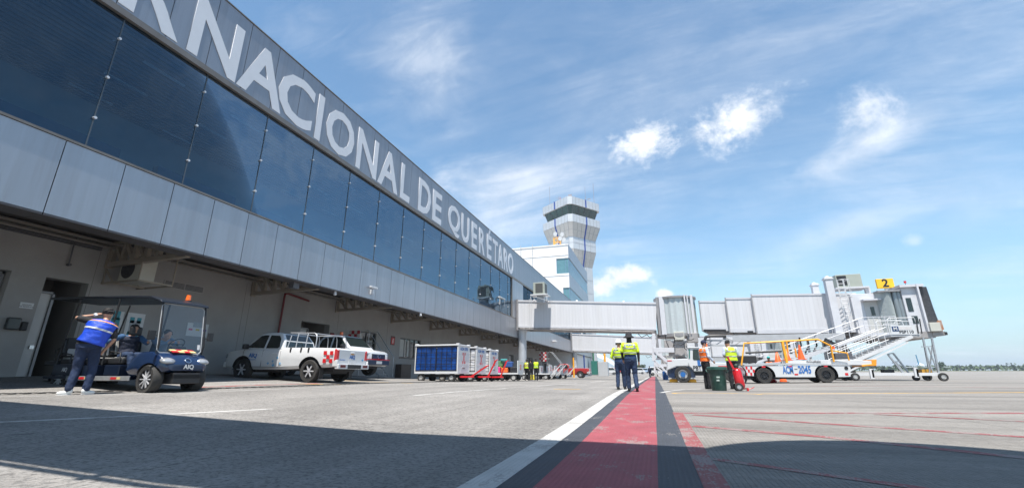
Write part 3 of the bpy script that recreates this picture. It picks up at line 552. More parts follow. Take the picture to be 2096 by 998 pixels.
def jetbridge(label,base,full=True,w=2.25,gate='2',near=0,mat=tun):
    """near: extra metres taken off the near side of the fixed tunnel"""
    o0=Vector((1.6,43.8,gz(1.6,43.8))); t=thing('jet_bridge',label,'jet bridge',base,0)
    def nb(): b=B(); b.m=Matrix.Translation(-o0); return b
    def P(b,name,mat,par=t,**k): return b.build(name,mat,par,**k)
    F=42.7+near; FB=42.7+2.25; O=Vector((0,FB-F,0))
    a,b_,c,d=at(1057,615,42.7),at(1344,620,42.7),at(1344,678,42.7),at(1057,672,42.7)
    a.x=d.x=FX+.06
    for v in (a,b_,c,d): v.y=F
    up=Vector((0,0,1))
    P(hexa(nb(),a,b_,c+up*.28,d+up*.28,O),'fixed_tunnel',mat,bevel=.03)
    q=nb(); hexa(q,a+Vector((0,-.06,.07)),b_+Vector((0,-.06,.07)),b_+Vector((0,-.06,-.10)),a+Vector((0,-.06,-.10)),O+Vector((0,.12,0))); P(q,'edge_rail',jw); q=nb(); hexa(q,d+Vector((0,-.05,.30)),c+Vector((0,-.05,.30)),c+Vector((0,-.05,.12)),d+Vector((0,-.05,.12)),O+Vector((0,.1,0))); P(q,'edge_rail',jw)
    q=nb(); hexa(q,d+Vector((0,.05,.11)),c+Vector((0,.05,.11)),c+Vector((0,.05,-.08)),d+Vector((0,.05,-.08)),O+Vector((0,-.1,0))); q.tube([d+Vector((.3,-.06,-.02)),c+Vector((-.2,-.06,-.02))],.04,6)
    for i in range(9): p=d.lerp(c,(i+.5)/9); q.cbox(p+Vector((0,-.06,.0)),(.08,.1,.2))
    P(q,'underframe',under)
    q=nb(); q.box(a.x-.02,F-.12,d.z-.15,a.x+.16,FB+.12,a.z+.12); P(q,'wall_collar',frame)
    for f_ in (.13,.45,.78): p=a.lerp(b_,f_); P(nb().ell(p+Vector((0,.3,.10)),.13,.13,.13),'beacon_dome',white,smooth=True)
    q=nb(); q.tube([a+Vector((1.35,-.08,.1)),d+Vector((1.35,-.08,-.1))],.02,6); q.tube([a+Vector((1.55,-.08,.1)),d+Vector((1.52,-.08,-.1))],.015,6); P(q,'wall_conduit',white)
    # wall column
    gzc=gz(-12.2,43); cx=at(1068,700,43.3).x; q=nb(); q.tube([(cx,43.5,0),(cx,43.5,d.z-.5),(cx,43.5,d.z-.1)],[.42,.42,.5],20); P(q,'column',M('column_paint',(.50,.52,.55),.45,.2,var=.06,dirt=.2),smooth=40)
    q=nb(); q.cbox((cx,43.5,d.z-.09),(1.2,1.5,.14)); P(q,'column_head',jw)
    # rotunda
    rc=Vector((at(1384,650,43.8).x,43.8,0)); zt=at(1384,608,42)[2]; zb=at(1384,681,42)[2]; Rr=1.72
    q=nb(); n=44
    prof=[]
    for k in range(n): an=2*PI*k/n; r=Rr+(.06 if k%2 else 0); prof.append((rc.x+r*math.cos(an),rc.y+r*math.sin(an)))
    q.prism(prof,'z',zb,zt); P(q,'rotunda_curtain',curt)
    q=nb(); q.cyl((rc.x,rc.y,zt),(rc.x,rc.y,zt+.16),Rr+.18,n=40); q.cyl((rc.x,rc.y,zb-.28),(rc.x,rc.y,zb),Rr+.12,n=40); P(q,'rotunda_plate',frame)
    for px,wd,dp in ((1349,.30,.5),(1357,.42,.9),(1405,.12,.25),(1411,.10,.6),(1420,.22,.5)):
        x=at(px,650,42.2).x; q=nb(); yy=43.8-math.sqrt(max(.1,(Rr+.15)**2-(x-rc.x)**2)); q.box(x-wd/2,yy-.12,zb-.1-(1.6 if px==1420 else 0),x+wd/2,yy+dp,zt+.22); P(q,'rotunda_post',frame if px==1349 else jw,bevel=.01)
    q=nb(); q.cyl((rc.x,rc.y,gz(rc.x,43.8)-.1),(rc.x,rc.y,zb-.28),.42,n=18); q.cyl((rc.x,rc.y,0),(rc.x,rc.y,.5),.95,n=20); P(q,'rotunda_column',greyp,smooth=40)
    if not full: return t
    # machinery and cables under the rotunda
    q=nb(); p=at(1390,687,42.2); q.cbox(p,(.85,.4,.72)); P(q,'control_box',beige,bevel=.02)
    q=nb(); p=at(1390,715,42.6); q.cbox(p+Vector((-.1,0,.1)),(1.6,.7,1.3)); q.cbox(p+Vector((-.9,.1,.5)),(.6,.6,.7)); q.cbox(p+Vector((1.2,0,1.0)),(.9,.8,.8)); P(q,'service_unit',under,bevel=.02)
    q=nb()
    for l in ([(1361,683),(1364,700),(1370,712),(1377,713),(1380,700),(1381,690)],[(1404,685),(1407,694),(1414,696),(1421,692)],[(1380,720),(1380,704),(1386,703),(1394,706),(1400,702)],[(1306,682),(1313,690),(1324,684)],[(1324,684),(1330,690),(1338,686)],[(1400,700),(1401,712),(1408,718)]): q.tube([at(x,y,41.9) for x,y in l],.035,6)
    P(q,'cable_loop',black)
    q=nb(); p1=at(1338,682,42); p2=at(1338,770,42)
    q.bar(p1,at(1338,738,42),.28,.28); q.bar(at(1338,716,42),at(1380,716,42),.42,.4); q.bar(at(1344,722,41.8),at(1378,747,41.8),.22,.22); q.bar(at(1338,736,42),at(1372,768,41.8),.14,.14); q.bar(at(1338,734,42),at(1362,734,42),.14,.14); P(q,'strut_frame',jw,bevel=.01)
    # telescoping tunnels, each outer one wider
    def Yn(px): return 41.9-(px-1430)/270*2.2
    D=(at(1700,640,Yn(1700))-at(1430,640,Yn(1430))); D.z=0; D.normalize(); Nn=Vector((-D.y,D.x,0))
    def sec(px0,px1,t0,b0,t1,b1,off,w_,name,x0s=0):
        q=nb(); pts=[at(px0,t0,Yn(px0)-off),at(px1,t1,Yn(px1)-off),at(px1,b1,Yn(px1)-off),at(px0+x0s,b0,Yn(px0)-off)]
        pts[2].x=pts[1].x; pts[3].x=pts[0].x
        hexa(q,*pts,Nn*w_); P(q,name,mat,bevel=.03)
        q=nb(); hexa(q,pts[0]+up*.08+Nn*-.04,pts[1]+up*.08+Nn*-.04,pts[1]-up*.06-Nn*.04,pts[0]-up*.06-Nn*.04,Nn*(w_+.08)); P(q,'edge_rail',jw); q=nb(); hexa(q,pts[3]+up*.2-Nn*.03,pts[2]+up*.2-Nn*.03,pts[2]-up*.12-Nn*.03,pts[3]-up*.12-Nn*.03,Nn*.25); P(q,'edge_rail',jw)
        q=nb(); hexa(q,pts[0]-D*.03+up*.1-Nn*.06,pts[0]+D*.07+up*.1-Nn*.06,pts[3]+D*.07-up*.14-Nn*.06,pts[3]-D*.03-up*.14-Nn*.06,Nn*(w_+.1)); P(q,'end_frame',frame)
        q=nb(); hexa(q,pts[3]-up*.0+D*.3+Nn*.3,pts[2]+Nn*.3,pts[2]-up*.34+Nn*.3,pts[3]+D*.3-up*.34+Nn*.3,Nn*(w_-.6)); P(q,'underframe',under)
        return pts
    A=sec(1430,1490,617,674,617,674,-.3,2.3,'inner_tunnel'); Bb=sec(1484,1545,611,677,610,677,-.1,2.6,'middle_tunnel'); Cc=sec(1537,1752,604,680,601,676,.1,3.0,'outer_tunnel')
    q=nb(); q.bar(at(1440,675.5,41.4),at(1486,675.5,40.9),.08,.16); P(q,'rubber_bumper',black); q=nb(); q.bar(at(1530,678.5,40.6),at(1542,678.5,40.5),.08,.16); P(q,'rubber_bumper',black)
    q=nb(); q.bar(at(1500,692,40.8),at(1730,688,38.6),.3,.5); q.bar(at(1481,690,41.2),at(1500,700,40.8),.1,.3)
    P(q,'carriage_beam',greyp)
    q=nb(); q.bar(at(1436,696,41.3),at(1530,697,40.8),.12,.12); q.bar(at(1440,706,41.3),at(1530,707,40.8),.10,.16)
    for i in range(5): x=1444+i*20; q.bar(at(x,706,41.2),at(x+14,697,41.1),.07); 
    P(q,'cable_truss',greyp); q=nb(); q.tube([at(1441,700,41),at(1445,689,41),at(1452,687,41),at(1486,687,41)],.12,8); P(q,'cable_hose',black,smooth=True)
    # lift column and wheels
    for px,Y_,tz,wd in ((1708,39.0,567,.50),(1678,42.6,580,.46)):
        p=at(px,640,Y_); top=at(px-8,tz,Y_).z; q=nb(); q.box(p.x-wd/2,Y_-.25,1.3,p.x+wd/2,Y_+.25,top); q.box(p.x-wd/2-.06,Y_-.3,top-.2,p.x+wd/2+.06,Y_+.3,top-.08); q.ell((p.x,Y_,top),.15,.15,.12); P(q,'lift_column',jw,bevel=.02)
    p=at(1708,640,39.0); q=nb(); q.box(p.x-.45,38.8,.75,p.x+.45,42.6,1.35); q.box(p.x-.2,38.6,1.3,p.x+.2,39.3,2.8); P(q,'drive_bogie',dgrey,bevel=.02)
    for Y_ in (38.9,39.5,42.0,42.6):
        q=nb(); q.lathe([(.2,-.16),(.44,-.17),(.5,-.1),(.5,.1),(.44,.17),(.2,.16)],(p.x,Y_,gz(p.x,Y_)+.5),(0,1,0),20,True); P(q,'wheel',rubber,smooth=40)
    for px in (1628,1650): q=nb(); a_=at(px,683,39.6); q.bar(a_,Vector((a_.x,a_.y,a_.z-2.0)),.16,.12); P(q,'hanger',jw)
    q=nb(); a_=at(1660,700,39.4)
    for k in range(5): q.tube([at(1636+k*16,690,39.2),at(1640+k*16,706,39.2),at(1632+k*16,722,39.2)],.06,6)
    P(q,'cable_loop',black)
    # roof air conditioner, ladder with cage
    u=at(1733,590,40.4); q=nb(); q.box(u.x-.85,u.y-.7,u.z,u.x+.85,u.y+.7,u.z+1.0); ac=P(q,'air_conditioner',M('sage_enamel',(.33,.35,.30),.5),bevel=.02)
    q=nb(); q.box(u.x-.78,u.y-.72,u.z+.15,u.x-.15,u.y-.705,u.z+.9); q.build('grille',black,ac); q=nb(); q.box(u.x-1.0,u.y-.8,u.z-.12,u.x+1.2,u.y+.8,u.z-.01); q.box(u.x+1.0,u.y-.6,u.z-.9,u.x+1.3,u.y-.3,u.z-.1); P(q,'roof_platform',jw)
    q=nb(); l0=at(1735,645,38.7); l1=Vector((l0.x,38.7,at(1725,572,38.7).z))
    for s in (-.22,.22): q.tube([(l0.x+s,38.7,l0.z),(l0.x+s,38.7,l1.z)],.03,6)
    z=l0.z
    while z<l1.z: q.tube([(l0.x-.22,38.7,z),(l0.x+.22,38.7,z)],.02,5); z+=.3
    for z in (l1.z-.1,l1.z-.75,l1.z-1.4): q.tube([(l0.x+.38*math.cos(a),38.65-.35+.42*math.sin(a),z) for a in [R(k) for k in range(50,-240,-20)]],.02,5)
    for a in (-160,-110,-60,-20): q.tube([(l0.x+.38*math.cos(R(a)),38.3+.42*math.sin(R(a)),l1.z-.1),(l0.x+.38*math.cos(R(a)),38.3+.42*math.sin(R(a)),l1.z-1.4)],.018,5)
    P(q,'ladder',white)
    # cab
    Yc=39.0; zf=at(1800,682,Yc).z
    def xp(px,Y_=Yc): return at(px,640,Y_).x
    def zp(py,Y_=Yc,px=1800): return at(px,py,Y_).z
    q=nb(); q.box(xp(1748),Yc,zf,xp(1800),Yc+3.2,zp(599)); P(q,'vestibule',jw,bevel=.02)
    q=nb(); q.box(xp(1772),Yc-.03,zf+.02,xp(1801),Yc-.002,zp(617)); dr=P(q,'door',M('cab_door_paint',(.46,.46,.44),.5,var=.05)); q=nb(); q.box(xp(1783),Yc-.045,zp(645),xp(1791),Yc-.032,zp(627)); q.build('door_window',dglass,dr)
    q=nb(); q.box(xp(1767),Yc-.5,zp(615),xp(1804),Yc,zp(612)); P(q,'door_canopy',jw)
    q=nb(); n=40; pr_=[]
    for k in range(n+1): x=xp(1800)+(xp(1832)-xp(1800))*k/n; pr_.append((x,Yc-.15-.5*math.sin(PI*k/n)+(.05 if k%2 else 0)))
    pr_+= [(xp(1832),Yc+3.0),(xp(1800),Yc+3.0)]; q.prism(pr_,'z',zf,zp(600)); P(q,'cab_curtain',curt)
    q=nb(); q.box(xp(1797),Yc-.7,zp(600),xp(1846),Yc+3.2,zp(597)); P(q,'cab_roof',frame)
    for px in (1834,1842): q=nb(); q.cyl((xp(px),Yc-.35,zf),(xp(px),Yc-.35,zp(599)),.17,n=14); P(q,'curtain_roller',M('roller_grey',(.25,.28,.29),.35,.4),smooth=40)
    q=nb(); q.box(xp(1846),Yc-.6,zf,xp(1884),Yc+3.4,zp(593)); cb=P(q,'cab',jw,bevel=.03)
    q=nb(); q.box(xp(1851),Yc-.625,zp(641),xp(1862),Yc-.603,zp(614)); q.build('cab_window',dglass,cb,bevel=.01); q=nb(); q.box(xp(1854),Yc-.625,zp(665),xp(1866),Yc-.603,zp(650)); q.build('cab_window',dglass,cb,bevel=.01)
    q=nb(); q.box(xp(1843),Yc-.8,zp(593)+.002,xp(1892),Yc+3.5,zp(588)); q.box(xp(1876),Yc-.85,zf,xp(1880),Yc-.605,zp(588)); P(q,'cab_frame',jw)
    # bellows: folded fabric hood, deeper at the bottom
    q=nb(); rings=[]; nr=22
    x0=xp(1884); xt=xp(1901); xb=xp(1909)
    for k in range(nr+1):
        f=k/nr; s=.0 if k%2 else .09; zt_=zp(593)-s; xa=x0+(xt-x0)*f; xq=x0+(xb-x0)*f; y0=Yc-.6+s; y1=Yc+3.3-s
        rings.append([Vector((xq,y0,zf)),Vector((xa+(xq-xa)*.35,y0,zf+(zt_-zf)*.5)),Vector((xa,y0,zt_)),Vector((xa,y1,zt_)),Vector((xa+(xq-xa)*.35,y1,zf+(zt_-zf)*.5)),Vector((xq,y1,zf))])
    q.loft(rings); P(q,'bellows',bell)
    q=nb(); q.box(xp(1740),Yc-.7,zf-.42,xp(1890),Yc+3.4,zf-.003); q.box(xp(1885),Yc-.75,zf-.28,xp(1910),Yc+3.4,zf-.01); P(q,'cab_floor',under)
    q=nb(); q.bar((xp(1910)+.02,Yc-.8,zf-.15),(xp(1910)+.02,Yc+3.4,zf-.15),.14,.2); P(q,'rubber_bumper',black)
    q=nb(); q.cbox((xp(1890),Yc-.85,zf+.3),(.6,.3,.6)); P(q,'cab_box',beige,bevel=.02); q=nb()
    for k in range(4): q.tube([(xp(1898)+.05*k,Yc-.9,zf),(xp(1895)+.05*k,Yc-.9,zf+.5),(xp(1899)+.06*k,Yc-.9,zf+.75),(xp(1902)+.04*k,Yc-.9,zf+.1)],.02,5)
    P(q,'cable_coil',M('cable_tan',(.45,.20,.10),.6))
    q=nb(); q.tube([at(1770,690,39),at(1775,701,39),at(1782,703,39),at(1788,693,39)],.07,6); P(q,'cable_loop',black)
    # gate sign
    if gate:
        q=nb(); p=at(1811,580,39.4); q.m=q.m@Matrix.Translation(p)@Matrix.Rotation(R(0),4,'Z'); q.box(-.54,-.09,-.36,.54,.09,.36); sg=P(q,'gate_sign',M('sign_yellow',(.80,.46,.02),.5,var=.03),bevel=.02)
        text(gate,.82,black,sg,p-o0+Vector((0,-.095,0)),RXm,off=.03); q=nb(); q.m=q.m@Matrix.Translation(p); q.box(-.08,-.06,-1.1,.08,.06,-.365); P(q,'sign_post',greyp)
        for px,py in ((1827,587),(1853,579)): q=nb(); p=at(px,py,39.6); q.cyl(p-up*.0,p+up*.16,.08,n=10); bc=P(q,'beacon',redlens); q=nb(); q.cyl(p-up*.7,p,.02,n=6); q.build('mast',black,bc)
    # landing and service stairs
    Ys=38.2; za=zf-.05; xa,xb_=xp(1752),xp(1817); 
    q=nb(); q.box(xa,Ys-.1,za-.12,xb_,Yc-.01,za); q.box(xa,Ys-.12,za-.2,xb_,Ys-.1,za+.05); P(q,'landing',jw)
    q=nb(); h=1.15
    n=6
    for k in range(n+1): x=xa+(xb_-xa)*k/n; q.tube([(x,Ys-.1,za),(x,Ys-.1,za+h)],.021,6)
    for z in (.55,h): q.tube([(xa,Ys-.1,za+z),(xb_,Ys-.1,za+z),(xb_,Yc-.1,za+z)],.021,6)
    P(q,'railing',jw)
    def flight(x0,z0,x1,z1,y0,y1,h,mats,rail=(0,1)):
        q=nb(); n=max(4,int(abs(z1-z0)/.2)); L_=Vector((x1-x0,0,z1-z0)); nn=Vector((-L_.z,0,L_.x)).normalized()
        for y in (y0,y1): q.bar((x0,y,z0-.1),(x1,y,z1-.1),.05,.26)
        sr=P(q,'stringer',mats); q=nb()
        for k in range(n): f=(k+.5)/n; x=x0+L_.x*f; z=z0+L_.z*f; q.box(x-.15,y0+.03,z-.02,x+.15,y1-.03,z+.02)
        P(q,'tread',greyp); q=nb()
        for i in rail:
            y=(y0,y1)[i]
            for hh in (h,h*.5): q.tube([(x0,y,z0+hh),(x1,y,z1+hh)],.021,6)
            for k in range(6): f=k/5; q.tube([(x0+L_.x*f,y,z0+L_.z*f),(x0+L_.x*f,y,z0+L_.z*f+h)],.018,6)
        P(q,'railing',jw)
    flight(at(1616,738,Ys).x,at(1616,738,Ys).z,xa,za,Ys-.1,Ys+.75,1.15,jw)
    q=nb(); q.bar(at(1688,693,38.0),at(1714,706,38.0),.16,.16); q.bar(at(1729,708,38.0),at(1742,723,38.0),.16,.16); P(q,'rubber_arm',black)
    return t
b2=Vector((1.6,43.8,gz(1.6,43.8)))
JB2=jetbridge('long white jet bridge with the yellow number 2 gate sign',b2)
JB3=jetbridge('farther white jet bridge seen beneath the numbered one',b2+Vector((0,31.5,-.75)),gate=None)
JB1=jetbridge('jet bridge overhead whose shadow crosses the foreground apron',b2+Vector((0,-42.95,0)),full=False,near=.8)
# ================================================================ office block and control tower
ow=M('office_render',(.72,.71,.70),.8,var=.03,dirt=.12,dcol=(.6,.56,.54)); pw3=M('white_trim',(.82,.80,.78),.6)
OB=thing('office_building','white office block with grey panelled side and blue windows in front of the control tower','office building',(FX,75,0))
def nb0(): b=B(); b.m=Matrix.Translation((-FX,-75,0)); return b
zt=at(1165,500,75).z; XB=at(1048,505,75).x-30
b=nb0(); wall_=[]
# front wall faces the camera; two strip windows turn the corner
wz=[(at(1140,560,75).z,at(1140,529,75).z),(at(1160,615,75).z-1.2,at(1160,588,75).z)]
xw=[at(1139,545,75).x,at(1153,600,75).x]
b.box(-42,75.35,0,FX-.4,99,zt-.2); b.build('core',ow,OB)
b=nb0()
z=[0,wz[1][0],wz[1][1],wz[0][0],wz[0][1],zt]
b.box(-42,75,0,FX-.06,75.34,z[1]); b.box(-42,75,z[1],xw[1],75.34,z[2]); b.box(-42,75,z[2],FX-.06,75.34,z[3]); b.box(-42,75,z[3],xw[0],75.34,z[4]); b.box(-42,75,z[4],FX-.06,75.34,z[5])
b.build('front_wall',ow,OB)
b=nb0(); b.box(-42,74.9,zt-.05,FX-.02,75.2,zt+.12); b.box(-42,74.93,zt-1.9,FX-.1,75,zt-1.8); b.box(-42,74.93,z[3]-.35,FX-.1,75,z[3]-.25); b.build('cornice',pw3,OB)
def pan2(b,z0,z1,ya,yb):
    y=ya
    while y<yb-.3: b.box(FX-.34,y+.015,z0,FX,min(yb,y+1.25)-.015,z1); y+=1.25
for za,zb in ((z[4]+.03,zt+.1),(z[2]+.03,z[3]-.03),(13.0,z[1]-.03)): b=nb0(); pan2(b,za,zb,75.05,99); b.build('side_panels',panel,OB)
tealg=M('teal_window_glass',(.10,.22,.25),.06,.0,var=.1,spec=.9)
for i in (0,1):
    b=nb0(); b.box(xw[i],75.12,z[3-2*i]+.02,FX-.12,75.3,z[4-2*i]-.02); b.box(FX-.3,75.3,z[3-2*i]+.02,FX-.08,98.5,z[4-2*i]-.02); w_=b.build('window_band',tealg,OB)
    b=nb0(); y=76.0
    while y<98: b.box(FX-.079,y-.03,z[3-2*i],FX-.06,y+.03,z[4-2*i]); y+=1.25
    for x in (xw[i]+.03,FX-.6,FX-.1): b.box(x-.04,75.08,z[3-2*i],x+.04,75.115,z[4-2*i])
    b.build('mullions',M('blue_mullion',(.14,.22,.32),.4,.3),w_)
for px in (1066,1090): b=nb0(); p=at(px,530,74.8); b.tube([(p.x,74.85,p.z-1.5),(p.x,74.85,zt+.5)],.06,6); b.build('wall_pipe',greyp,OB)
# roof aerials
RG=thing('radio_dishes','yellow framed cluster of small dishes on the roof of the white office block','antenna',at(1143,502,77)); 
b=B(); 
for x in (-.9,.3): b.bar((x,0,0),(x,0,1.6),.1); b.bar((x,.8,0),(x,.8,1.6),.1)
for z_ in (.8,1.6): b.bar((-.9,0,z_),(.3,0,z_),.1); b.bar((-.9,.8,z_),(.3,.8,z_),.1)
b.bar((-.9,0,0),(.3,0,1.6),.08); b.build('frame',yellow,RG)
b=B()
for x,z_ in ((.5,1.2),(.9,2.0),(1.2,.9),(-.4,2.2)): b.lathe([(.05,.0),(.35,-.1),(.42,-.22)],(x,-.2,z_),(.3,1,.1),14,True)
b.build('dish',white,RG); b=B(); b.cyl((.6,.2,0),(.6,.2,2.8),.06); b.build('mast',greyp,RG)
# control tower: square plan seen corner-on, flaring head
TC=Vector((at(1175,600,104).x,104,0)); CT=thing('control_tower','tall silver air traffic control tower with flared head, green glass cab and roof aerials','control tower',TC)
def zz(py,Y_=97.5,px=1172): return at(px,py,Y_).z
HL=(at(1229,420,104).x-at(1113,410,104).x)/2; ROT=R(45+8)
def ring(hd,z,ch=.16):   # half diagonal, small chamfer on each corner
    s=hd/math.sqrt(2)/ (1-ch*.30); c=s*ch; p=[(s,-s+c),(s,s-c),(s-c,s),(-s+c,s),(-s,s-c),(-s,-s+c),(-s+c,-s),(s-c,-s)]
    m=Matrix.Rotation(ROT,3,'Z'); return [m@Vector((x,y,z)) for x,y in p]
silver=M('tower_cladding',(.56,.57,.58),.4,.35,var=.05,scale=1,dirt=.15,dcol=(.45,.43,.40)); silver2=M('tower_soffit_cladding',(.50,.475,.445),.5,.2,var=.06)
K=HL/210. # crop pixel -> metres on the half diagonal
def lv(y): return zz(360+y/3.564)
H1,H2=210*K,170*K; H3=(603-465)*K
def block(name,rs,mat,bands=()):
    b=B(); b.loft(rs); return b.build(name,mat,CT)
block('shaft',[ring(H3,0),ring(H3,lv(632))],silver)
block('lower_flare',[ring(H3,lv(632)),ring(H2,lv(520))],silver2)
block('middle_band',[ring(H2+.03,lv(519)),ring(H2+.03,lv(432))],silver)
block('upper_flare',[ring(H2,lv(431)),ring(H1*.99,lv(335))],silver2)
block('cab_parapet',[ring(H1,lv(334)),ring(H1,lv(278))],silver)
block('cab_sill',[ring(H1*.84,lv(279)),ring(H1*.84,lv(276))],silver)
cgl=M('tower_green_glass',(.012,.045,.042),.08,.0,var=.3,scale=.4,spec=.9)
block('cab_glass',[ring(H1*.80,lv(277)),ring(H1*.93,lv(206))],cgl)
block('roof_band',[ring(H1*1.0,lv(205)),ring(H1*1.0,lv(150))],silver)
def seams(z0,z1,h0,h1,n,mat,name,wd=.05,pr=.02,tilt=0):
    r0=ring(h0,z0); r1=ring(h1,z1)
    for i,j in ((0,1),(2,3),(4,5),(6,7)):
        b=B()
        for k in range(n+1):
            f=k/n; p=r0[i].lerp(r0[j],f); q=r1[i].lerp(r1[j],f); o=Vector((p.x,p.y,0)).normalized()*pr; b.bar(p+o,q+o,wd,wd)
        b.build(name,mat,CT)
dk=M('tower_joint',(.28,.29,.30),.6)
seams(lv(205),lv(150),H1,H1,8,dk,'roof_joints'); seams(lv(334),lv(278),H1,H1,8,dk,'parapet_joints'); seams(lv(431),lv(335),H2,H1*.99,6,dk,'flare_joints'); seams(lv(519),lv(432),H2+.03,H2+.03,4,dk,'band_joints'); seams(lv(632),lv(520),H3,H2,5,dk,'flare_joints'); seams(0,lv(632),H3,H3,3,dk,'shaft_joints')
seams(lv(277),lv(206),H1*.80,H1*.93,4,dgrey,'cab_mullions',.08,.04)
for z0,h in ((lv(385),H2+(H1*.99-H2)*.48),(lv(575),(H3+H2)/2),(lv(475),H2+.03)): b=B(); rr=ring(h,z0); [b.bar(rr[i],rr[(i+1)%8],.05,.05) for i in range(8)]; b.build('level_joint',dk,CT)
for z0 in [lv(632)-k*3.2 for k in range(12)]: b=B(); rr=ring(H3,z0); [b.bar(rr[i],rr[(i+1)%8],.05,.05) for i in range(8)]; b.build('level_joint',dk,CT)
tb_=M('tower_blue_band',(.02,.06,.28),.4)
def stripe(z0,z1,h0,h1,f=.5):
    r0=ring(h0,z0); r1=ring(h1,z1)
    for i,j in ((0,1),(2,3),(4,5),(6,7)):
        b=B(); p=r0[i].lerp(r0[j],f); q=r1[i].lerp(r1[j],f); o=Vector((p.x,p.y,0)).normalized()*.05; b.bar(p+o,q+o,.34,.10,up=o)
        b.build('blue_stripe',tb_,CT)
stripe(lv(205),lv(148),H1,H1); stripe(lv(334),lv(278),H1,H1); stripe(lv(431),lv(335),H2,H1*.99); stripe(lv(519),lv(432),H2+.03,H2+.03); stripe(lv(632),lv(520),H3,H2); stripe(0,lv(632),H3,H3)
for dx,dy,h,r in ((-.78,.2,7.0,.05),(.82,.1,6.2,.05),(-.5,-.1,1.6,.04),(.55,-.1,4.8,.04),(-.3,-.3,2.2,.05),(.1,-.6,1.2,.05),(-.38,-.2,2.6,.05),(.62,.0,1.6,.04),(.3,.2,3,.04)):
    b=B(); p=Vector((dx*HL,dy*HL,lv(152))); b.cyl(p,p+Vector((0,0,h)),r,n=6)
    if h in (2.2,4.8): [b.bar(p+Vector((-.2,0,z_)),p+Vector((.2,0,z_+.3)),.06) for z_ in (.4,.8,1.2,1.6)]
    if h==1.2: b.cbox(p+Vector((0,0,1.3)),(.8,.5,.5))
    if h==2.6: [b.bar(p+Vector((-.7,0,z_)),p+Vector((.5,0,z_)),.05) for z_ in (1.6,2.0,2.4)]
    if h==1.6: b.cbox(p+Vector((.3,0,1.6)),(.8,.2,.14))
    b.build('aerial',M('aerial_grey',(.3,.28,.3),.5,.3) if h!=2.2 else M('aerial_red',(.4,.15,.15),.5),CT)
# ================================================================ vehicles
alloy=M('alloy_rim',(.62,.62,.64),.3,.35,var=.05); steelrim=M('steel_rim',(.55,.54,.52),.4,.2,var=.1,dirt=.3)
def wheel(par,c,r,w,out,style='alloy',n=10,rimr=.62,mat=None,name='wheel'):
    """c centre, out=(0,+-1,0) outward side"""
    out=Vector(out); c=Vector(c); q=B(); h=w/2
    q.lathe([(r*rimr,-h*.9),(r*.93,-h),(r*.985,-h*.78),(r,-h*.4),(r,h*.4),(r*.985,h*.78),(r*.93,h),(r*rimr,h*.9)],c,out,32); t=q.build(name,rubber,par,smooth=35)
    mat=mat or alloy; q=B(); q.lathe([(r*rimr,h*.55),(r*rimr*1.02,h*.96),(r*rimr*.965,h*.97),(r*rimr*.93,h*.4)],c,out,32); q.build('rim',mat if style!='alloy' else black,t,smooth=35)
    q=B(); q.cyl(c+out*h*.2,c+out*h*.32,r*rimr*.9,n=28); q.build('rim_well',M('rim_shadow',(.02,.02,.02),.6),t)
    q=B(); ax=out.cross(Vector((0,0,1))).normalized() if abs(out.z)<.9 else Vector((1,0,0)); u=out.cross(ax)
    if style=='alloy':
        for k in range(n):
            a=2*PI*k/n; d=ax*math.cos(a)+u*math.sin(a); q.bar(c+d*r*.08+out*h*.80,c+d*r*rimr*.95+out*h*.72,(r*.075 if n>8 else r*.11),h*.2,up=out)
        q.cyl(c+out*h*.5,c+out*h*.95,r*.13,n=14)
    elif style=='steel':
        q.lathe([(r*.1,h*.7),(r*.28,h*.8),(r*.36,h*.45),(r*rimr*.9,h*.6)],c,out,24,True)
        for k in range(n): a=2*PI*k/n; d=ax*math.cos(a)+u*math.sin(a); q.cyl(c+d*r*.2+out*h*.7,c+d*r*.2+out*h*.9,r*.03,n=6)
    q.build('spokes' if style=='alloy' else 'hub',mat,t,smooth=35)
    return t
def sideglass(par,poly,yfun,side,name='side_window',mat=dglass,off=.006,th=.01):
    q=B(); a=[Vector((x,side*(yfun(z)+off),z)) for x,z in poly]; b=[Vector((x,side*(yfun(z)+off-th),z)) for x,z in poly]; q.loft([a,b]); return q.build(name,mat,par)
def secring(x,w,zb,zt,cr=.02):
    h=[(w*.90,zb),(w*.985,zb+.10),(w,(zb+zt)*.5-.02),(w*.985,zt-.09),(w*.95,zt-.02),(w*.90,zt+.0)]
    return [Vector((x,-y,z)) for y,z in h]+[Vector((x,0,zt+cr))]+[Vector((x,y,z)) for y,z in h[::-1]]
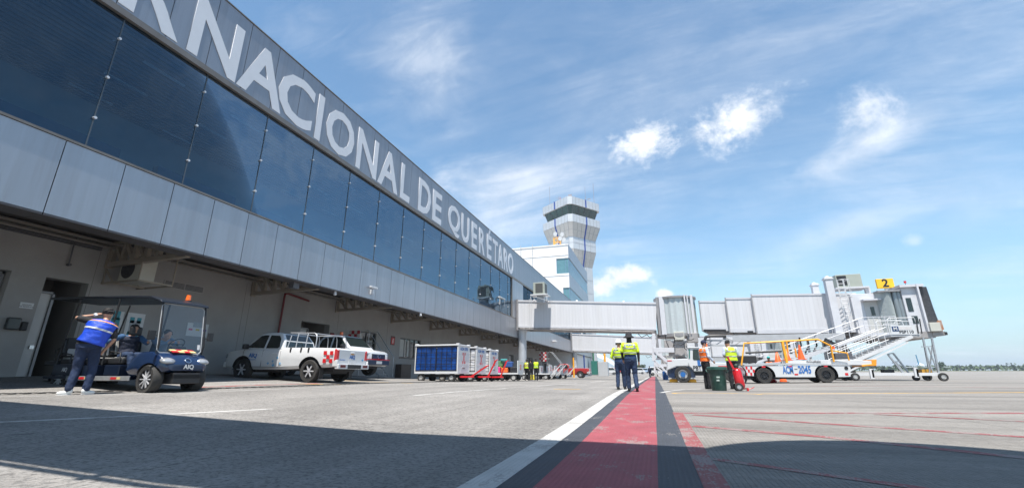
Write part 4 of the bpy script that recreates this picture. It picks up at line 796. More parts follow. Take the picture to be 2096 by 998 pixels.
def pickup(label,loc,rz,body,group=None,style='alloy',bedlogo=False,rack=False,stripe=False,beacon=False,simple=False):
    t=thing('pickup_truck',label,'pickup truck',loc,rz,group)
    st=[(-1.08,.86,.62,1.14),(-1.02,.90,.55,1.19),(-.3,.925,.5,1.2),(1.28,.93,.42,1.2),(1.36,.93,.42,1.15),(2.2,.935,.40,1.13),(3.05,.93,.40,1.13),(3.5,.915,.40,1.11),(3.85,.89,.40,1.06),(4.03,.82,.42,.99),(4.10,.72,.46,.86)]
    q=B(); q.loft([secring(*s,cr=.0 if s[0]<1.3 else .03) for s in st]); bd=q.build('body',body,t)
    cs=[]
    for x in (0,3.1):
        for s in (1,-1): c=B(); c.cyl((x,s*.60,.40),(x,s*1.2,.40),.49,n=28); cs.append(c.build('cutter',black))
    c=B(); c.box(-.97,-.74,.80,1.22,.74,1.6); cs.append(c.build('cutter',black))
    cut(bd,cs); md=bd.modifiers.new('b','BEVEL'); md.width=.018; md.segments=2; md.limit_method='ANGLE'; md.angle_limit=R(30); smooth_(bd.data,32)
    q=B(); q.box(-.8,-.6,.38,3.9,.6,.6); [q.box(x-.45,-.62,.3,x+.45,.62,.85) for x in (0,3.1)]; q.build('chassis',black,t)
    for x in (0,3.1):
        for s in (1,-1): q=B(); q.lathe([(.475,-.01),(.53,-.005),(.53,.012),(.475,.012)],(x,s*.925,.41),(0,s,0),28); 
    y=lambda z:.865+(z-1.15)*(.67-.865)/.60
    prof=[(1.33,1.12),(1.40,1.45),(1.62,1.73),(1.85,1.765),(2.35,1.76),(2.60,1.71),(3.28,1.12)]
    q=B(); q.loft([[Vector((x,-y(z),z)) for x,z in prof],[Vector((x,y(z),z)) for x,z in prof]]); cb=q.build('cab',body,t,bevel=.045,seg=3,smooth=40)
    for s in (1,-1):
        sideglass(cb,[(2.23,1.17),(2.23,1.66),(2.42,1.665),(2.60,1.63),(3.05,1.19)],y,s); sideglass(cb,[(1.52,1.22),(1.60,1.52),(1.72,1.64),(2.14,1.66),(2.14,1.17),(1.6,1.17)],y,s)
        for x in (2.19,1.36,3.12): q=B(); q.bar((x,s*.934,.50),(x,s*.918,1.06),.012,.006); q.bar((x,s*.918,1.06),(x,s*.88,1.12),.012,.006); q.build('door_gap',black,t)
        q=B(); q.bar((1.36,s*.936,.50),(3.12,s*.936,.50),.006,.012); q.build('door_gap',black,t)
        for x in (1.5,2.35): q=B(); q.cbox((x+.12,s*.935,.98),(.2,.03,.035)); q.build('door_handle',white,t,bevel=.01)
        q=B(); q.cbox((2.95,s*1.02,1.22),(.14,.22,.18)); q.build('mirror',black,t,bevel=.04)
        q=B(); q.bar((-1.07,s*.855,.95),(-1.0,s*.895,.95),.05,.42); q.box(-1.095,min(s*.74,s*.88),.80,-1.05,max(s*.74,s*.88),1.13); q.build('tail_light',redlens,t,bevel=.02)
        q=B(); q.box(3.86,min(s*.56,s*.84),.80,4.075,max(s*.56,s*.84),.95); q.build('headlight',M('headlight_glass',(.30,.31,.33),.08,.3,var=.3,scale=12,coat=1),t,bevel=.03)
        for x,stl in ((0,style),(3.1,style)): wheel(t,(x,s*.80,.39),.385,.25,(0,s,0),stl,n=6 if stl=='alloy' else 8)
        if not simple: q=B(); q.box(-.48,min(s*.7,s*.9),.16,-.45,max(s*.7,s*.9),.5); q.build('mud_flap',black,t)
    # windscreen and rear glass, slightly proud of the sloping faces
    def slant(x0,z0,x1,z1,w0,w1,name):
        d=Vector((x1-x0,0,z1-z0)).normalized(); n=Vector((d.z,0,-d.x)); n=n if (n.x>0)==(x0>2.5) else -n; q=B(); a=[Vector((x0,-w0,z0)),Vector((x0,w0,z0)),Vector((x1,w1,z1)),Vector((x1,-w1,z1))]; q.loft([[p+n*.012 for p in a],[p-n*.004 for p in a]]); q.build(name,dglass,cb)
    slant(3.20,1.17,2.66,1.665,.78,.64,'windscreen'); slant(1.35,1.22,1.395,1.43,.72,.68,'rear_window'); slant(1.42,1.47,1.59,1.68,.64,.60,'rear_window')
    q=B(); q.box(-1.22,-.88,.48,-1.06,.88,.66); q.box(-1.16,-.90,.56,-.85,-.86,.78); q.box(-1.16,.86,.56,-.85,.90,.78); q.build('rear_bumper',body if not simple else greyp,t,bevel=.03)
    q=B(); q.box(-1.228,-.38,.50,-1.20,.38,.64); q.build('step_pad',black,t); q=B(); q.box(-1.10,-.2,.69,-1.085,.2,.80); q.build('number_plate',white,t)
    for s in (1,-1): B().box(-1.232,min(s*.5,s*.78),.53,-1.215,max(s*.5,s*.78),.62).build('fog_lamp',M('dark_red_lens',(.12,.01,.01),.3),t,bevel=.01)
    q=B(); q.box(-1.105,-.10,1.03,-1.08,.10,1.08); q.build('tailgate_handle',white,t,bevel=.01)
    q=B(); q.box(4.02,-.82,.44,4.16,.82,.66); q.build('front_bumper',M('navy_bumper',(.02,.035,.07),.4) if stripe else (body if not simple else greyp),t,bevel=.05,seg=3)
    q=B(); q.box(4.06,-.50,.70,4.12,.50,.92); gr=q.build('grille',black,t,bevel=.02); q=B(); [q.box(4.12,-.46,.73+k*.05,4.13,.46,.745+k*.05) for k in range(4)]; q.lathe([(.07,0),(.09,0),(.09,.02),(.07,.02)],(4.13,0,.82),(1,0,0),18); q.build('grille_bar',chrome,gr)
    q=B(); q.box(4.16,-.2,.50,4.17,.2,.62); q.build('number_plate',white,t)
    if stripe: q=B(); q.box(4.14,-.84,.665,4.165,.84,.70); [q.bar((3.9,s*.893,.68),(4.1,s*.78,.68),.02,.035) for s in (1,-1)]; q.build('red_stripe',red,t)
    if beacon: q=B(); q.cyl((2.0,0,1.765),(2.0,0,1.80),.10,n=16); bb=q.build('beacon_base',black,t); q=B(); q.cyl((2.0,0,1.80),(2.0,0,1.95),.085,.07,n=16); q.build('beacon',amber,bb,smooth=True); B().box(1.9,-.5,1.768,2.05,.5,1.79).build('roof_bar',red,t)
    if rack:
        q=B(); x=1.18
        for yy in (-.82,.82): q.tube([(x,yy,1.18),(x-.03,yy*.92,1.55),(x-.02,yy*.85,1.72)],.016,8)
        for s in (1,-1):
            for k,xx in enumerate((.35,.78)): q.tube([(xx,s*.84,1.2),(xx,s*.81,1.58),(xx+.01,s*.77,1.71)],.016,8)
            q.tube([(-.10,s*.84,1.2),(-.09,s*.82,1.52),(-.04,s*.79,1.66),(.08,s*.77,1.72),(1.20,s*.75,1.74)],.018,8)
        q.tube([(x-.02,-.74,1.73),(x-.02,.74,1.73)],.02,8); q.tube([(.0,-.78,1.70),(.0,.78,1.70)],.02,8); q.build('bed_rack',M('rack_silver',(.42,.43,.45),.4,.3),t,smooth=True)
    if bedlogo:
        s=1; q=B(); u=.135
        for i,j in ((0,0),(2,0),(1,1),(0,2),(2,2)): q.box(-.72-i*0-.0+ (i-1)*u-u/2+.0+(-.05),.929,.62+j*u+.06,-.72+(i-1)*u+u/2-.05,.936,.62+(j+1)*u+.06)
        q.build('checker_mark',red,t)
        for x in (.12,.45,.92): q=B(); q.box(x-.03,.90,1.04,x+.03,.93,1.19); q.build('latch',black,t)
        text('AIQ',.22,blue,t,(2.62,.939,.90),(PI/2,0,PI),off=.03); text('Aeropuerto',.07,blue,t,(2.62,.938,.76),(PI/2,0,PI))
        for x,z,sz in ((1.30,.62,.09),(1.46,.82,.10),(1.64,.70,.09),(1.85,.62,.1),(1.6,.56,.12)): text('+',sz*2,M('cyan_print',(.05,.30,.55),.5),t,(x,.939,z),(PI/2,0,PI),off=.02)
        text('AIQ',.18,blue,t,(-1.09,0,.90),(PI/2,0,-PI/2),off=.03); q=B(); q.m=Matrix.Translation((-1.088,0,0)); q.prism([(-.10,1.0-.015),(.02,.985),(.10,1.0),(.10,1.03),(-.02,1.025),(-.10,1.01)],'x',-.006,0); q.build('badge',M('gold_badge',(.5,.25,.05),.3,.6),t)
        text('Queretaro',.07,blue,t,(-1.09,.55,.80),(PI/2,0,-PI/2)); text('+',.22,M('cyan_print',(.05,.30,.55),.5),t,(-1.09,-.62,.80),(PI/2,0,-PI/2),off=.02)
    return t
def gp(x,y): return (x,y,gz(x,y))
PK=pickup('white double cab pickup with a rack, red checker mark and blue lettering on its side',gp(-11.72,14.05),PI,whitec,'white pickups under the canopy',rack=True,bedlogo=True)
PK.rotation_euler.y=R(-1.2)
NP=pickup('white pickup facing outwards with an orange roof beacon and dark blue bumper',gp(-15.8,17.3),0.0,M('shade_greyed_white_paint',(.52,.53,.54),.3,var=.03,coat=.4,dirt=.3,dcol=(.3,.28,.26)),'white pickups under the canopy','steel',stripe=True,beacon=True)  # greyer copy of the white paint, with canopy shade put into its colour
RP=pickup('dark red single pickup parked at the far end of the terminal',gp(at(1190,771,58).x,58),PI,M('dark_red_car_paint',(.30,.02,.02),.25,var=.05,coat=.7),simple=True)
q=B(); q.lathe([(.10,0),(.16,0),(.16,.01),(.10,.01)],(2.6,.935,.85),(0,1,0),16); q.build('door_emblem',white,RP)
# ---------------------------------------------------------------- golf cart
def cart():
    c0=(-10.72,7.72); zg=gz(*c0)-.03; t=thing('golf_cart','long dark blue golf cart with three rows of grey seats and a flat dark roof','golf cart',(c0[0],c0[1],zg),R(-4))
    # cowl
    st=[(-.72,.60,.42,.62),(-.60,.60,.38,.80),(-.35,.60,.38,.90),(-.05,.57,.40,.90),(.20,.54,.44,.84),(.34,.50,.46,.74),(.43,.43,.50,.64),(.46,.34,.52,.58)]
    q=B(); q.loft([secring(*s,cr=.05) for s in st]); bd=q.build('cowl',navy,t); cs=[]
    for s in (1,-1): c=B(); c.cyl((0,s*.34,.30),(0,s*.9,.30),.355,n=26); cs.append(c.build('cutter',black))
    cut(bd,cs); md=bd.modifiers.new('b','BEVEL'); md.width=.03; md.segments=3; md.limit_method='ANGLE'; md.angle_limit=R(30); smooth_(bd.data,50)
    q=B(); q.box(.36,-.30,.30,.50,.30,.44); q.box(-.3,-.3,.2,.5,.3,.42); q.build('front_bumper',black,t,bevel=.02)
    for s in (1,-1): q=B(); q.ell((.32,s*.38,.70),.14,.16,.07,rot=Matrix.Rotation(R(18),3,'Y')); q.build('headlight',M('headlight_glass',(.30,.31,.33),.08),t,smooth=True)
    q=B(); 
    for i in range(4):
        for j in range(2):
            if True:
                c=B(); c.m=Matrix.Translation((.16-.0*i,0,.925))@Matrix.Rotation(R(19),4,'Y'); c.box(-.10+j*.1,-.26+i*.13,-.01,.0+j*.1,-.13+i*.13,.012); c.build('checker_decal',red if (i+j)%2 else M('cream_decal',(.65,.50,.22),.5),t)
    text('AIQ',.13,white,t,(.492,.0,.57),(PI/2,0,PI/2),off=.03); q=B(); q.lathe([(.055,0),(.07,0),(.07,.01),(.055,.01)],(.42,0,.71),(.8,0,.6),18); q.build('badge',chrome,t)
    # tub, sills, seats
    q=B(); q.box(-4.1,-.58,.30,-.55,.58,.38); q.box(-1.62,-.56,.38,-1.05,.56,.62); q.box(-2.50,-.56,.38,-1.95,.56,.62); q.box(-3.75,-.58,.38,-2.85,.58,.66); bb=q.build('tub',M('tub_navy',(.004,.009,.025),.3),t,bevel=.02)
    for s in (1,-1):
        for a,b_ in ((-2.98,-.50),): q=B(); q.box(a,min(s*.585,s*.615),.27,b_,max(s*.585,s*.615),.37); sl=q.build('sill',galv,t,bevel=.008)
        for x in (-.95,-2.2): q=B(); q.box(x-.22,min(s*.616,s*.622),.30,x,max(s*.616,s*.622),.35); q.build('red_reflector',red,sl); q=B(); q.box(x+.005,min(s*.616,s*.622),.30,x+.14,max(s*.616,s*.622),.35); q.build('cream_reflector',M('cream_decal',(.65,.50,.22),.5),sl)
        text('AIQ',.13,white,t,(-3.2,s*.586,.52),(PI/2,0,0 if s<0 else PI),off=.03)
        for x in (0,-3.4): wheel(t,(x,s*.47,.305),.31,.22,(0,s,0),'alloy',n=10,rimr=.68,mat=alloy)
    grs=M('grey_vinyl',(.40,.40,.39),.55,var=.05)
    for x in (-1.30,-2.20,-3.30):
        q=B(); q.box(x-.30,-.54,.64,x+.24,.54,.78); sc=q.build('seat',black,t,bevel=.04,seg=3); 
        for s in (1,-1): q=B(); q.box(x-.22,s*.27-.20,.775,x+.22,s*.27+.20,.80); q.build('seat_pad',grs,sc,bevel=.02)
        q=B(); q.m=Matrix.Translation((x-.30,0,.78))@Matrix.Rotation(R(-10),4,'Y'); q.box(-.06,-.54,.05,.04,.54,.52); bk=q.build('backrest',black,t,bevel=.045,seg=3)
        for s in (1,-1): q=B(); q.m=Matrix.Translation((x-.30,0,.78))@Matrix.Rotation(R(-10),4,'Y'); q.box(.04,s*.27-.19,.08,.065,s*.27+.19,.48); q.build('backrest_pad',grs,bk,bevel=.02)
        for s in (1,-1): q=B(); q.tube([(x+.2,s*.56,.7),(x+.18,s*.56,.88),(x-.22,s*.56,.93),(x-.30,s*.56,.8)],.016,8); q.build('armrest',black,sc,smooth=True)
    q=B(); q.cbox((-1.32,-.26,1.42),(.08,.26,.2)); q.build('headrest',black,t,bevel=.03)
    # rear bench and rack
    q=B(); q.box(-4.35,-.52,.62,-3.75,.52,.74); q.box(-4.5,-.4,.22,-4.2,.4,.26); q.build('rear_platform',black,t,bevel=.02)
    q=B()
    for s in (1,-1): q.tube([(-4.1,s*.45,.74),(-4.12,s*.45,1.02),(-3.95,s*.45,1.06),(-3.78,s*.45,1.04),(-3.76,s*.45,.74)],.022,8); q.bar((-4.3,s*.35,.24),(-4.1,s*.35,.64),.05)
    q.tube([(-3.9,-.45,1.08),(-3.9,-.45,1.28),(-3.9,.45,1.28),(-3.9,.45,1.08)],.02,8); q.box(-3.66,-.5,1.0,-3.58,.5,1.32); q.build('rear_rail',black,t)
    # roof, struts, windscreen
    q=B(); pr_=[(-.08,2.04),(-.01,2.01),(-.04,2.07),(-.45,2.19),(-1.2,2.24),(-3.3,2.35),(-4.75,2.42),(-4.85,2.38),(-4.75,2.35),(-3.2,2.28),(-1.2,2.18),(-.5,2.12)]
    q.prism(pr_,'y',-.60,.54); q.build('roof',M('roof_dark_plastic',(.010,.013,.02),.4,var=.05),t,bevel=.02)
    for s in (1,-1):
        q=B(); q.tube([(-1.75,s*.56,.62),(-1.72,s*.56,1.3),(-1.66,s*.57,2.2)],.022,8); q.build('strut',black,t,smooth=True)
        q=B(); q.tube([(-3.72,s*.55,.62),(-3.66,s*.55,1.25),(-3.40,s*.56,2.28)],.02,8); q.build('strut',black,t,smooth=True)
        q=B(); q.tube([(.06,s*.50,.86),(.10,s*.505,1.05),(.0,s*.50,1.6),(-.10,s*.50,2.05)],.022,8); q.build('strut',black,t,smooth=True)
    q=B(); q.m=Matrix.Translation((.10,0,.88))@Matrix.Rotation(R(-9),4,'Y'); q.box(-.003,-.52,0,.003,.46,1.14); ws=q.build('windscreen',clearg,t)
    q=B(); q.m=Matrix.Translation((.10,0,.88))@Matrix.Rotation(R(-9),4,'Y'); q.tube([(.004,-.52,.06),(.004,-.46,0),(.004,.40,0),(.004,.46,.06),(.004,.46,1.08),(.004,.40,1.14),(.004,-.46,1.14),(.004,-.52,1.08),(.004,-.52,.06)],.010,6); q.build('windscreen_rim',greyp,ws)
    q=B(); q.m=Matrix.Translation((.10,0,.88))@Matrix.Rotation(R(-9),4,'Y'); q.box(.004,.37,.10,.007,.43,.22); q.build('permit_sticker',white,ws)
    q=B(); q.cbox((-.05,-.02,.97),(.20,.34,.16)); q.build('dash_pod',black,t,bevel=.04)
    q=B(); c=Vector((-.55,.27,1.12)); ax=Vector((-.75,0,.66)).normalized(); q.lathe([(.165,-.012),(.18,0),(.165,.012),(.152,0)],c,ax,24); q.bar(c+Vector((0,-.15,0)),c+Vector((0,.15,0)),.03,.02); q.cyl(c,c-ax*.35,.02,n=8); q.build('steering_wheel',black,t,smooth=40)
    q=B(); q.cbox((.18,-.74,1.25),(.06,.14,.2)); q.bar((.1,-.58,1.25),(.18,-.70,1.25),.02); q.build('mirror',black,t,bevel=.02)
    q=B(); q.cbox((.14,.60,1.30),(.06,.12,.2)); q.bar((.1,.5,1.25),(.14,.58,1.25),.02); q.build('mirror',black,t,bevel=.02)
    q=B(); q.cyl((-.60,.35,2.20),(-.60,.35,2.225),.075,n=18); bs=q.build('beacon_base',black,t); q=B(); q.cyl((-.60,.35,2.225),(-.60,.35,2.36),.062,.05,n=18); q.build('beacon',amber,bs,smooth=40)
    return t
GC=cart()
# ---------------------------------------------------------------- covered baggage carts
bluec=M('blue_tarpaulin',(.005,.045,.20),.35,var=.5,scale=2.5,bump=.6,bs=5)
def bagcart(label,x1,y0,code,L=2.35,Wd=1.42,up=R(48),rot=0,cm=bluec):
    z=gz(x1,y0); t=thing('baggage_cart',label,'baggage cart',(x1,y0,z),rot,'covered baggage carts with red tow bars')
    zb,zt=.50,1.70
    q=B(); q.box(-L,0,zb-.12,0,Wd,zb); q.build('deck',white,t,bevel=.01)
    q=B(); q.box(-L-.03,-.03,zt,.03,Wd+.03,zt+.07); q.build('roof',white,t,bevel=.02)
    for x in (-.05,-L+.05):
        for y in (.05,Wd-.05): q=B(); q.cbox((x,y,zt+.09),(.16,.16,.05)); q.build('corner_cap',white,t,bevel=.02)
    q=B()
    for x in (-.03,-L+.03):
        for y in (.03,Wd-.03): q.cbox((x,y,(zb+zt)/2),(.06,.06,zt-zb))
    q.build('frame',white,t)
    q=B(); q.box(-.045,.06,zb,-.005,Wd-.06,zt); ep=q.build('end_panel',white,t); q=B(); q.box(-L+.005,.06,zb,-L+.045,Wd-.06,zt); q.build('end_panel',white,t)
    text(code,.20,blue,ep,(.0,Wd/2,zt-.14),(PI/2,0,PI/2),off=.03,sx=.95)
    q=B(); u=.12
    for i,j in ((0,0),(2,0),(1,1),(1,2),(0,3),(2,3)): q.box(-.004,Wd/2+(i-1.5)*u+.005,zb+.36+j*.135,.002,Wd/2+(i-.5)*u-.005,zb+.36+(j+1)*.135-.004)
    q.build('checker_mark',red,ep); q=B()
    for zz_ in (zb+.3,zb+.55,zb+.8): q.box(-.004,.07,zz_,.001,Wd-.07,zz_+.006)
    q.tube([(.002,Wd/2-.3,zb+.14),(.002,Wd/2-.1,zb+.24),(.002,Wd/2+.15,zb+.24),(.002,Wd/2+.3,zb+.2)],.008,5); q.build('panel_line',M('line_grey',(.4,.4,.42),.6),ep)
    text('Servicios',.09,M('dark_print',(.12,.04,.04),.5),ep,(.002,Wd/2,zb+.14),(PI/2,0,PI/2))
    # curtains: wavy tarpaulin with webbing
    for side,yy in (('a',.0),('b',Wd)):
        sg=-1 if side=='a' else 1
        for h0,h1 in ((-L+.07,-L/2-.02),(-L/2+.02,-.07)):
            q=B(); n=24; m=10; rings=[]
            for j in range(m+1):
                zz_=zb+.03+(zt-zb-.06)*j/m; rings.append([Vector((h0+(h1-h0)*i/n,yy-sg*.02+sg*.018*noise.noise(Vector((i*.5,j*.35,h0*3))),zz_)) for i in range(n+1)])
            q.loft(rings,cap=False,closed=False); cu=q.build('curtain',cm,t,smooth=180)
            q=B()
            for k in range(5): x=h0+(h1-h0)*k/4; q.box(x-.012,yy+sg*.012-.003,zb+.02,x+.012,yy+sg*.012+.003,zt-.02)
            for k in range(5): zz_=zb+.05+(zt-zb-.1)*k/4; q.box(h0,yy+sg*.018-.003,zz_-.012,h1,yy+sg*.018+.003,zz_+.012)
            q.build('webbing',black,cu)
    for x in (-.35,-L+.35):
        for y,s in ((.12,-1),(Wd-.12,1)): wheel(t,(x,y,.20),.20,.14,(0,s,0),'steel',rimr=.5,mat=steelrim,name='wheel')
    q=B(); q.box(-L+.2,.5,.22,0,.56,.34); q.box(-L+.2,Wd-.56,.22,0,Wd-.5,.34); q.box(-.4,.15,.2,-.3,Wd-.15,.3); q.build('chassis',black,t)
    q=B(); p=Vector((.05,Wd/2,.28)); q.box(-.05,.35,.2,.35,.42,.28); q.box(-.05,Wd-.42,.2,.35,Wd-.35,.28); q.bar((.1,.38,.24),(.55,Wd/2,.24),.07); q.bar((.1,Wd-.38,.24),(.55,Wd/2,.24),.07)
    e=Vector((.4+.95*math.cos(up),Wd/2,.24+.95*math.sin(up))); q.bar((.4,Wd/2,.24),e,.07); q.tube([e+Vector((0,-.12,0)),e+Vector((.1,0,.05)),e+Vector((0,.12,0))],.02,6); q.build('tow_bar',red,t)
    return t
bagcart('blue curtained white baggage cart nearest the camera, code 13702 on its end',-9.05,20.0,'ACM 13702',up=R(31))
for i,(px,code,lb,u) in enumerate(((975,'ACM 13402','white baggage cart with a high red tow bar, second of the covered row',R(62)),(1003,'ACM 1382','white baggage cart, last of the covered row, beside the suitcases',R(67)))):
    y=atx(px,740,-9.0).y; bagcart(lb,-9.0,y,code,up=u,cm=M('white_tarpaulin',(.62,.62,.63),.5,var=.1,bump=.5,bs=5))
# ---------------------------------------------------------------- open carts with suitcases
bagcols=[((.02,.02,.025),'black'),((.65,.03,.20),'pink'),((.10,.22,.10),'green'),((.03,.08,.25),'blue'),((.70,.13,.02),'orange'),((.30,.05,.05),'maroon'),((.25,.25,.27),'grey'),((.70,.60,.05),'yellow'),((.05,.25,.25),'teal')]
def suitcase(loc,sz,ci,lbl,rz=0):
    c,nm=bagcols[ci]; t=thing('suitcase',lbl,'suitcase',loc,rz,'suitcases on the open carts'); w,d,h=sz
    q=B(); q.box(-w/2,-d/2,.03,w/2,d/2,h); q.build('shell',M('suitcase_'+nm,c,.5,var=.15),t,bevel=.05,seg=3)
    q=B(); q.tube([(-w*.2,0,h-.01),(-w*.2,0,h+.05),(w*.2,0,h+.05),(w*.2,0,h-.01)],.012,6); q.build('handle',black,t); q=B()
    for x in (-w*.35,w*.35): q.cyl((x,-d*.3,.03),(x,d*.3,.03),.03,n=8)
    q.build('wheels',black,t); return t
def opencart(px,Y_,L,lbl,cases=(),rail=1.0,bars=False):
    p=at(px,770,Y_); z=gz(p.x,Y_); t=thing('open_cart',lbl,'cart',(p.x,Y_,z),0,'open baggage carts by the terminal')
    q=B(); q.box(-L/2,0,.44,L/2,1.3,.54); q.build('deck',white,t,bevel=.01)
    for s in (-1,1):
        x=s*(L/2-.03); q=B(); q.box(x-.03,.0,.54,x+.03,1.3,.54+rail*.85); ep=q.build('end_panel',white,t,bevel=.01)
        q=B(); u=.12
        for i,j in ((0,0),(2,0),(1,1),(0,2),(2,2)): q.box(x+.03,.65+(i-1.5)*u,.75+j*u,x+.036,.65+(i-.5)*u,.75+(j+1)*u)
        q.build('checker_mark',red,ep)
        wheel(t,(s*(L/2-.35),.1,.22),.22,.13,(0,-1,0),'steel',rimr=.62,mat=steelrim); wheel(t,(s*(L/2-.35),1.2,.22),.22,.13,(0,1,0),'steel',rimr=.62,mat=steelrim)
    q=B(); q.box(-L/2+.3,.5,.25,L/2,.8,.40); q.build('chassis',black,t)
    if bars: q=B(); a=Vector((L/2,.65,.3)); q.bar(a+Vector((0,-.35,0)),a+Vector((.9,0,.95)),.05); q.bar(a+Vector((0,.35,0)),a+Vector((.9,0,.95)),.05); q.tube([a+Vector((.9,-.1,.95)),a+Vector((1.0,0,.98)),a+Vector((.9,.1,.95))],.03,6); q.bar(a+Vector((.3,-.3,0)),a+Vector((.6,0,.6)),.04); q.build('tow_bar',white,t)
    for i,(dx,dy,dz,w,d,h,ci,lb) in enumerate(cases): suitcase((p.x+dx,Y_+dy,z+.54+dz),(w,d,h),ci,lb)
    return t
opencart(1029,31,2.3,'open white cart loaded with suitcases beside the covered carts',[
 (-.55,.35,0,.55,.3,.42,1,'bright pink suitcase low on the loaded open cart'),(.05,.35,0,.5,.35,.35,4,'orange bag low in the middle of the loaded open cart'),(.75,.35,0,.55,.3,.4,0,'black suitcase at the right end of the loaded open cart'),
 (-.45,.4,.43,.7,.35,.40,2,'green suitcase lying on top of the pink one'),(.35,.4,.37,.6,.35,.42,3,'blue suitcase on top of the orange bag'),(-.95,.8,0,.4,.5,.8,6,'tall grey suitcase at the left end of the loaded open cart'),(.2,.9,0,.6,.4,.75,0,'big black suitcase standing at the back of the loaded open cart'),(.0,.3,.79,.5,.3,.2,8,'small teal bag on the very top of the luggage pile')],1.0)
opencart(1014,31.5,1.7,'open white cart half hidden behind the last covered cart',[(.1,.3,0,.6,.4,.3,4,'orange holdall on the half hidden cart'),(-.1,.4,.31,.5,.35,.55,0,'black suitcase standing over the orange holdall'),(.3,.4,.31,.22,.3,.4,7,'yellow bag squeezed beside the black suitcase on the half hidden cart')],.95)
opencart(1060,38.5,1.8,'open white cart partly hidden by the woman in the striped vest',[(0,.3,0,.6,.3,.5,3,'dark blue suitcase on the cart behind the woman in the striped vest'),(.5,.3,0,.4,.3,.4,6,'grey suitcase at the right end of the partly hidden cart')],.9)
for i,(px,Y_,lb) in enumerate(((1108,40,'first empty white dolly with raised tow bar, right of the group of three people'),(1120,43,'second empty white dolly of the row beyond the group of people'),(1133,46,'third empty white dolly of the row'),(1145,49,'last empty white dolly, nearest the dark red pickup'))): opencart(px,Y_,1.5,lb,[],.85 if i<3 else .4,bars=True)
suitcase(Vector(gp(at(1090,770,36.5).x,36.5)),(.45,.35,.42),7,'yellow crate on the ground between the group of people')
# ---------------------------------------------------------------- maintenance steps with chequered board
def steps(label,loc,s=1,rz=0):
    t=thing('maintenance_steps',label,'steps',loc,rz,'maintenance steps with chequered boards'); q=B()
    H=2.05*s; q.box(-.5*s,-.35*s,H-.45*s-.45*s,-.05*s,-.0,H-.9*s+.03)
    for y in (-.35,.35):
        q.bar((0,y*s,H-.9*s),(1.1*s,y*s,.1),.04*s); q.bar((-.5*s,y*s,0),(-.5*s,y*s,H-.9*s),.04*s); q.bar((0,y*s,0),(0,y*s,H-.9*s),.04*s)
        q.tube([(-.1*s,y*s,H-.9*s),(-.1*s,y*s,H),(.35*s,y*s,H),(1.3*s,y*s,.9*s),(1.3*s,y*s,.1)],.02*s,6); q.bar((-.5*s,y*s,H-.5*s),(.2*s,y*s,H-.5*s),.03*s)
    for k in range(5): q.box((.0+.22*k)*s,-.33*s,(H-.9*s)*(1-(k+.5)/5.2),(.2+.22*k)*s,.33*s,(H-.9*s)*(1-(k+.5)/5.2)+.03)
    q.build('frame',galv,t)
    for nm,mt,par in (('board',M('board_white',(.55,.54,.52),.6),0),('board_squares',M('board_red',(.40,.02,.03),.5),1)):
        q=B(); u=.15*s
        if nm=='board': q.box(-.65*s,-.40*s,H-.75*s,-.05*s,-.375*s,H); 
        else:
            for i in range(4):
                for j in range(5):
                    if (i+j)%2: q.box(-.65*s+i*u,-.408*s,H-.75*s+j*u,-.65*s+(i+1)*u,-.40*s,H-.75*s+(j+1)*u)
        q.build(nm,mt,t)
    return t
steps('maintenance steps with red and white chequered board behind the pickup with the beacon',(-15.9,22.1,.42),1.28)
steps('maintenance steps with chequered board near the far end of the canopy',gp(at(1122,740,55).x,55),1.5)
# ================================================================ right hand apron vehicles
def local(loc): 
    o=Vector(loc)
    def nb(): b=B(); b.m=Matrix.Translation(-o); return b
    return nb
def pz(pts,Y_): return [(at(x,y,Y_).x,at(x,y,Y_).z) for x,y in pts]
# ---- aircraft tug
Y=31.0; l=gp(at(1445,775,Y).x,Y+1); l=Vector(l); nb=local(l); TG=thing('aircraft_tug','low white aircraft tug with navy skirts, blue wheel hubs and a small cab','aircraft tug',l)
g0=gz(at(1400,779,Y).x,Y)
def wp(px,py,Y_=Y): p=at(px,py,Y_); return p
tp=lambda pts,d0,d1,name,mat,par=TG,**k: nb().prism(pz(pts,Y),'y',Y+d0,Y+d1).build(name,mat,par,**k)
tp([(1366,735),(1408,733),(1412,748),(1384,749),(1366,757)],0,2.1,'bonnet',whitec,bevel=.03)
tp([(1366,757.5),(1385,749.5),(1411,749),(1424,762),(1424,772),(1372,772),(1366,766)],.12,2.0,'skirt',navy)
tp([(1408,712),(1414,711.5),(1440,711.5),(1440,759),(1420,759),(1416,752),(1408,747)],0,1.0,'cab',whitec,bevel=.03)
tp([(1440,711.5),(1452,712),(1456,727),(1456,759),(1440,759)],.001,.999,'cab_rear',whitec)
tp([(1418,714.5),(1451,714.5),(1451,736),(1420,736),(1418,733)],-.02,-.003,'door_window',dglass,bevel=.006)
tp([(1409.5,714),(1412.5,714),(1412.5,733),(1409.5,733)],-.02,-.003,'windscreen',M('green_tinted_glass',(.05,.16,.14),.05),bevel=.004)
tp([(1407,712),(1454,712),(1454,709.5),(1407,709.5)],-.06,1.08,'roof',whitec,bevel=.02)
tp([(1456,741),(1525,744),(1530,760),(1456,760)],0,2.1,'rear_body',whitec,bevel=.03)
tp([(1420,759.5),(1455,759.5),(1455,768),(1424,768)],.1,2.0,'belly',black); tp([(1456,761),(1530,761),(1530,771),(1456,771)],.1,2.0,'rear_skirt',navy)
tp([(1366,738.5),(1375,738.5),(1375,736.5),(1366,736.5)],-.01,.0,'red_reflector',red); tp([(1470,752),(1492,752),(1492,748),(1470,748)],-.01,0,'red_reflector',red)
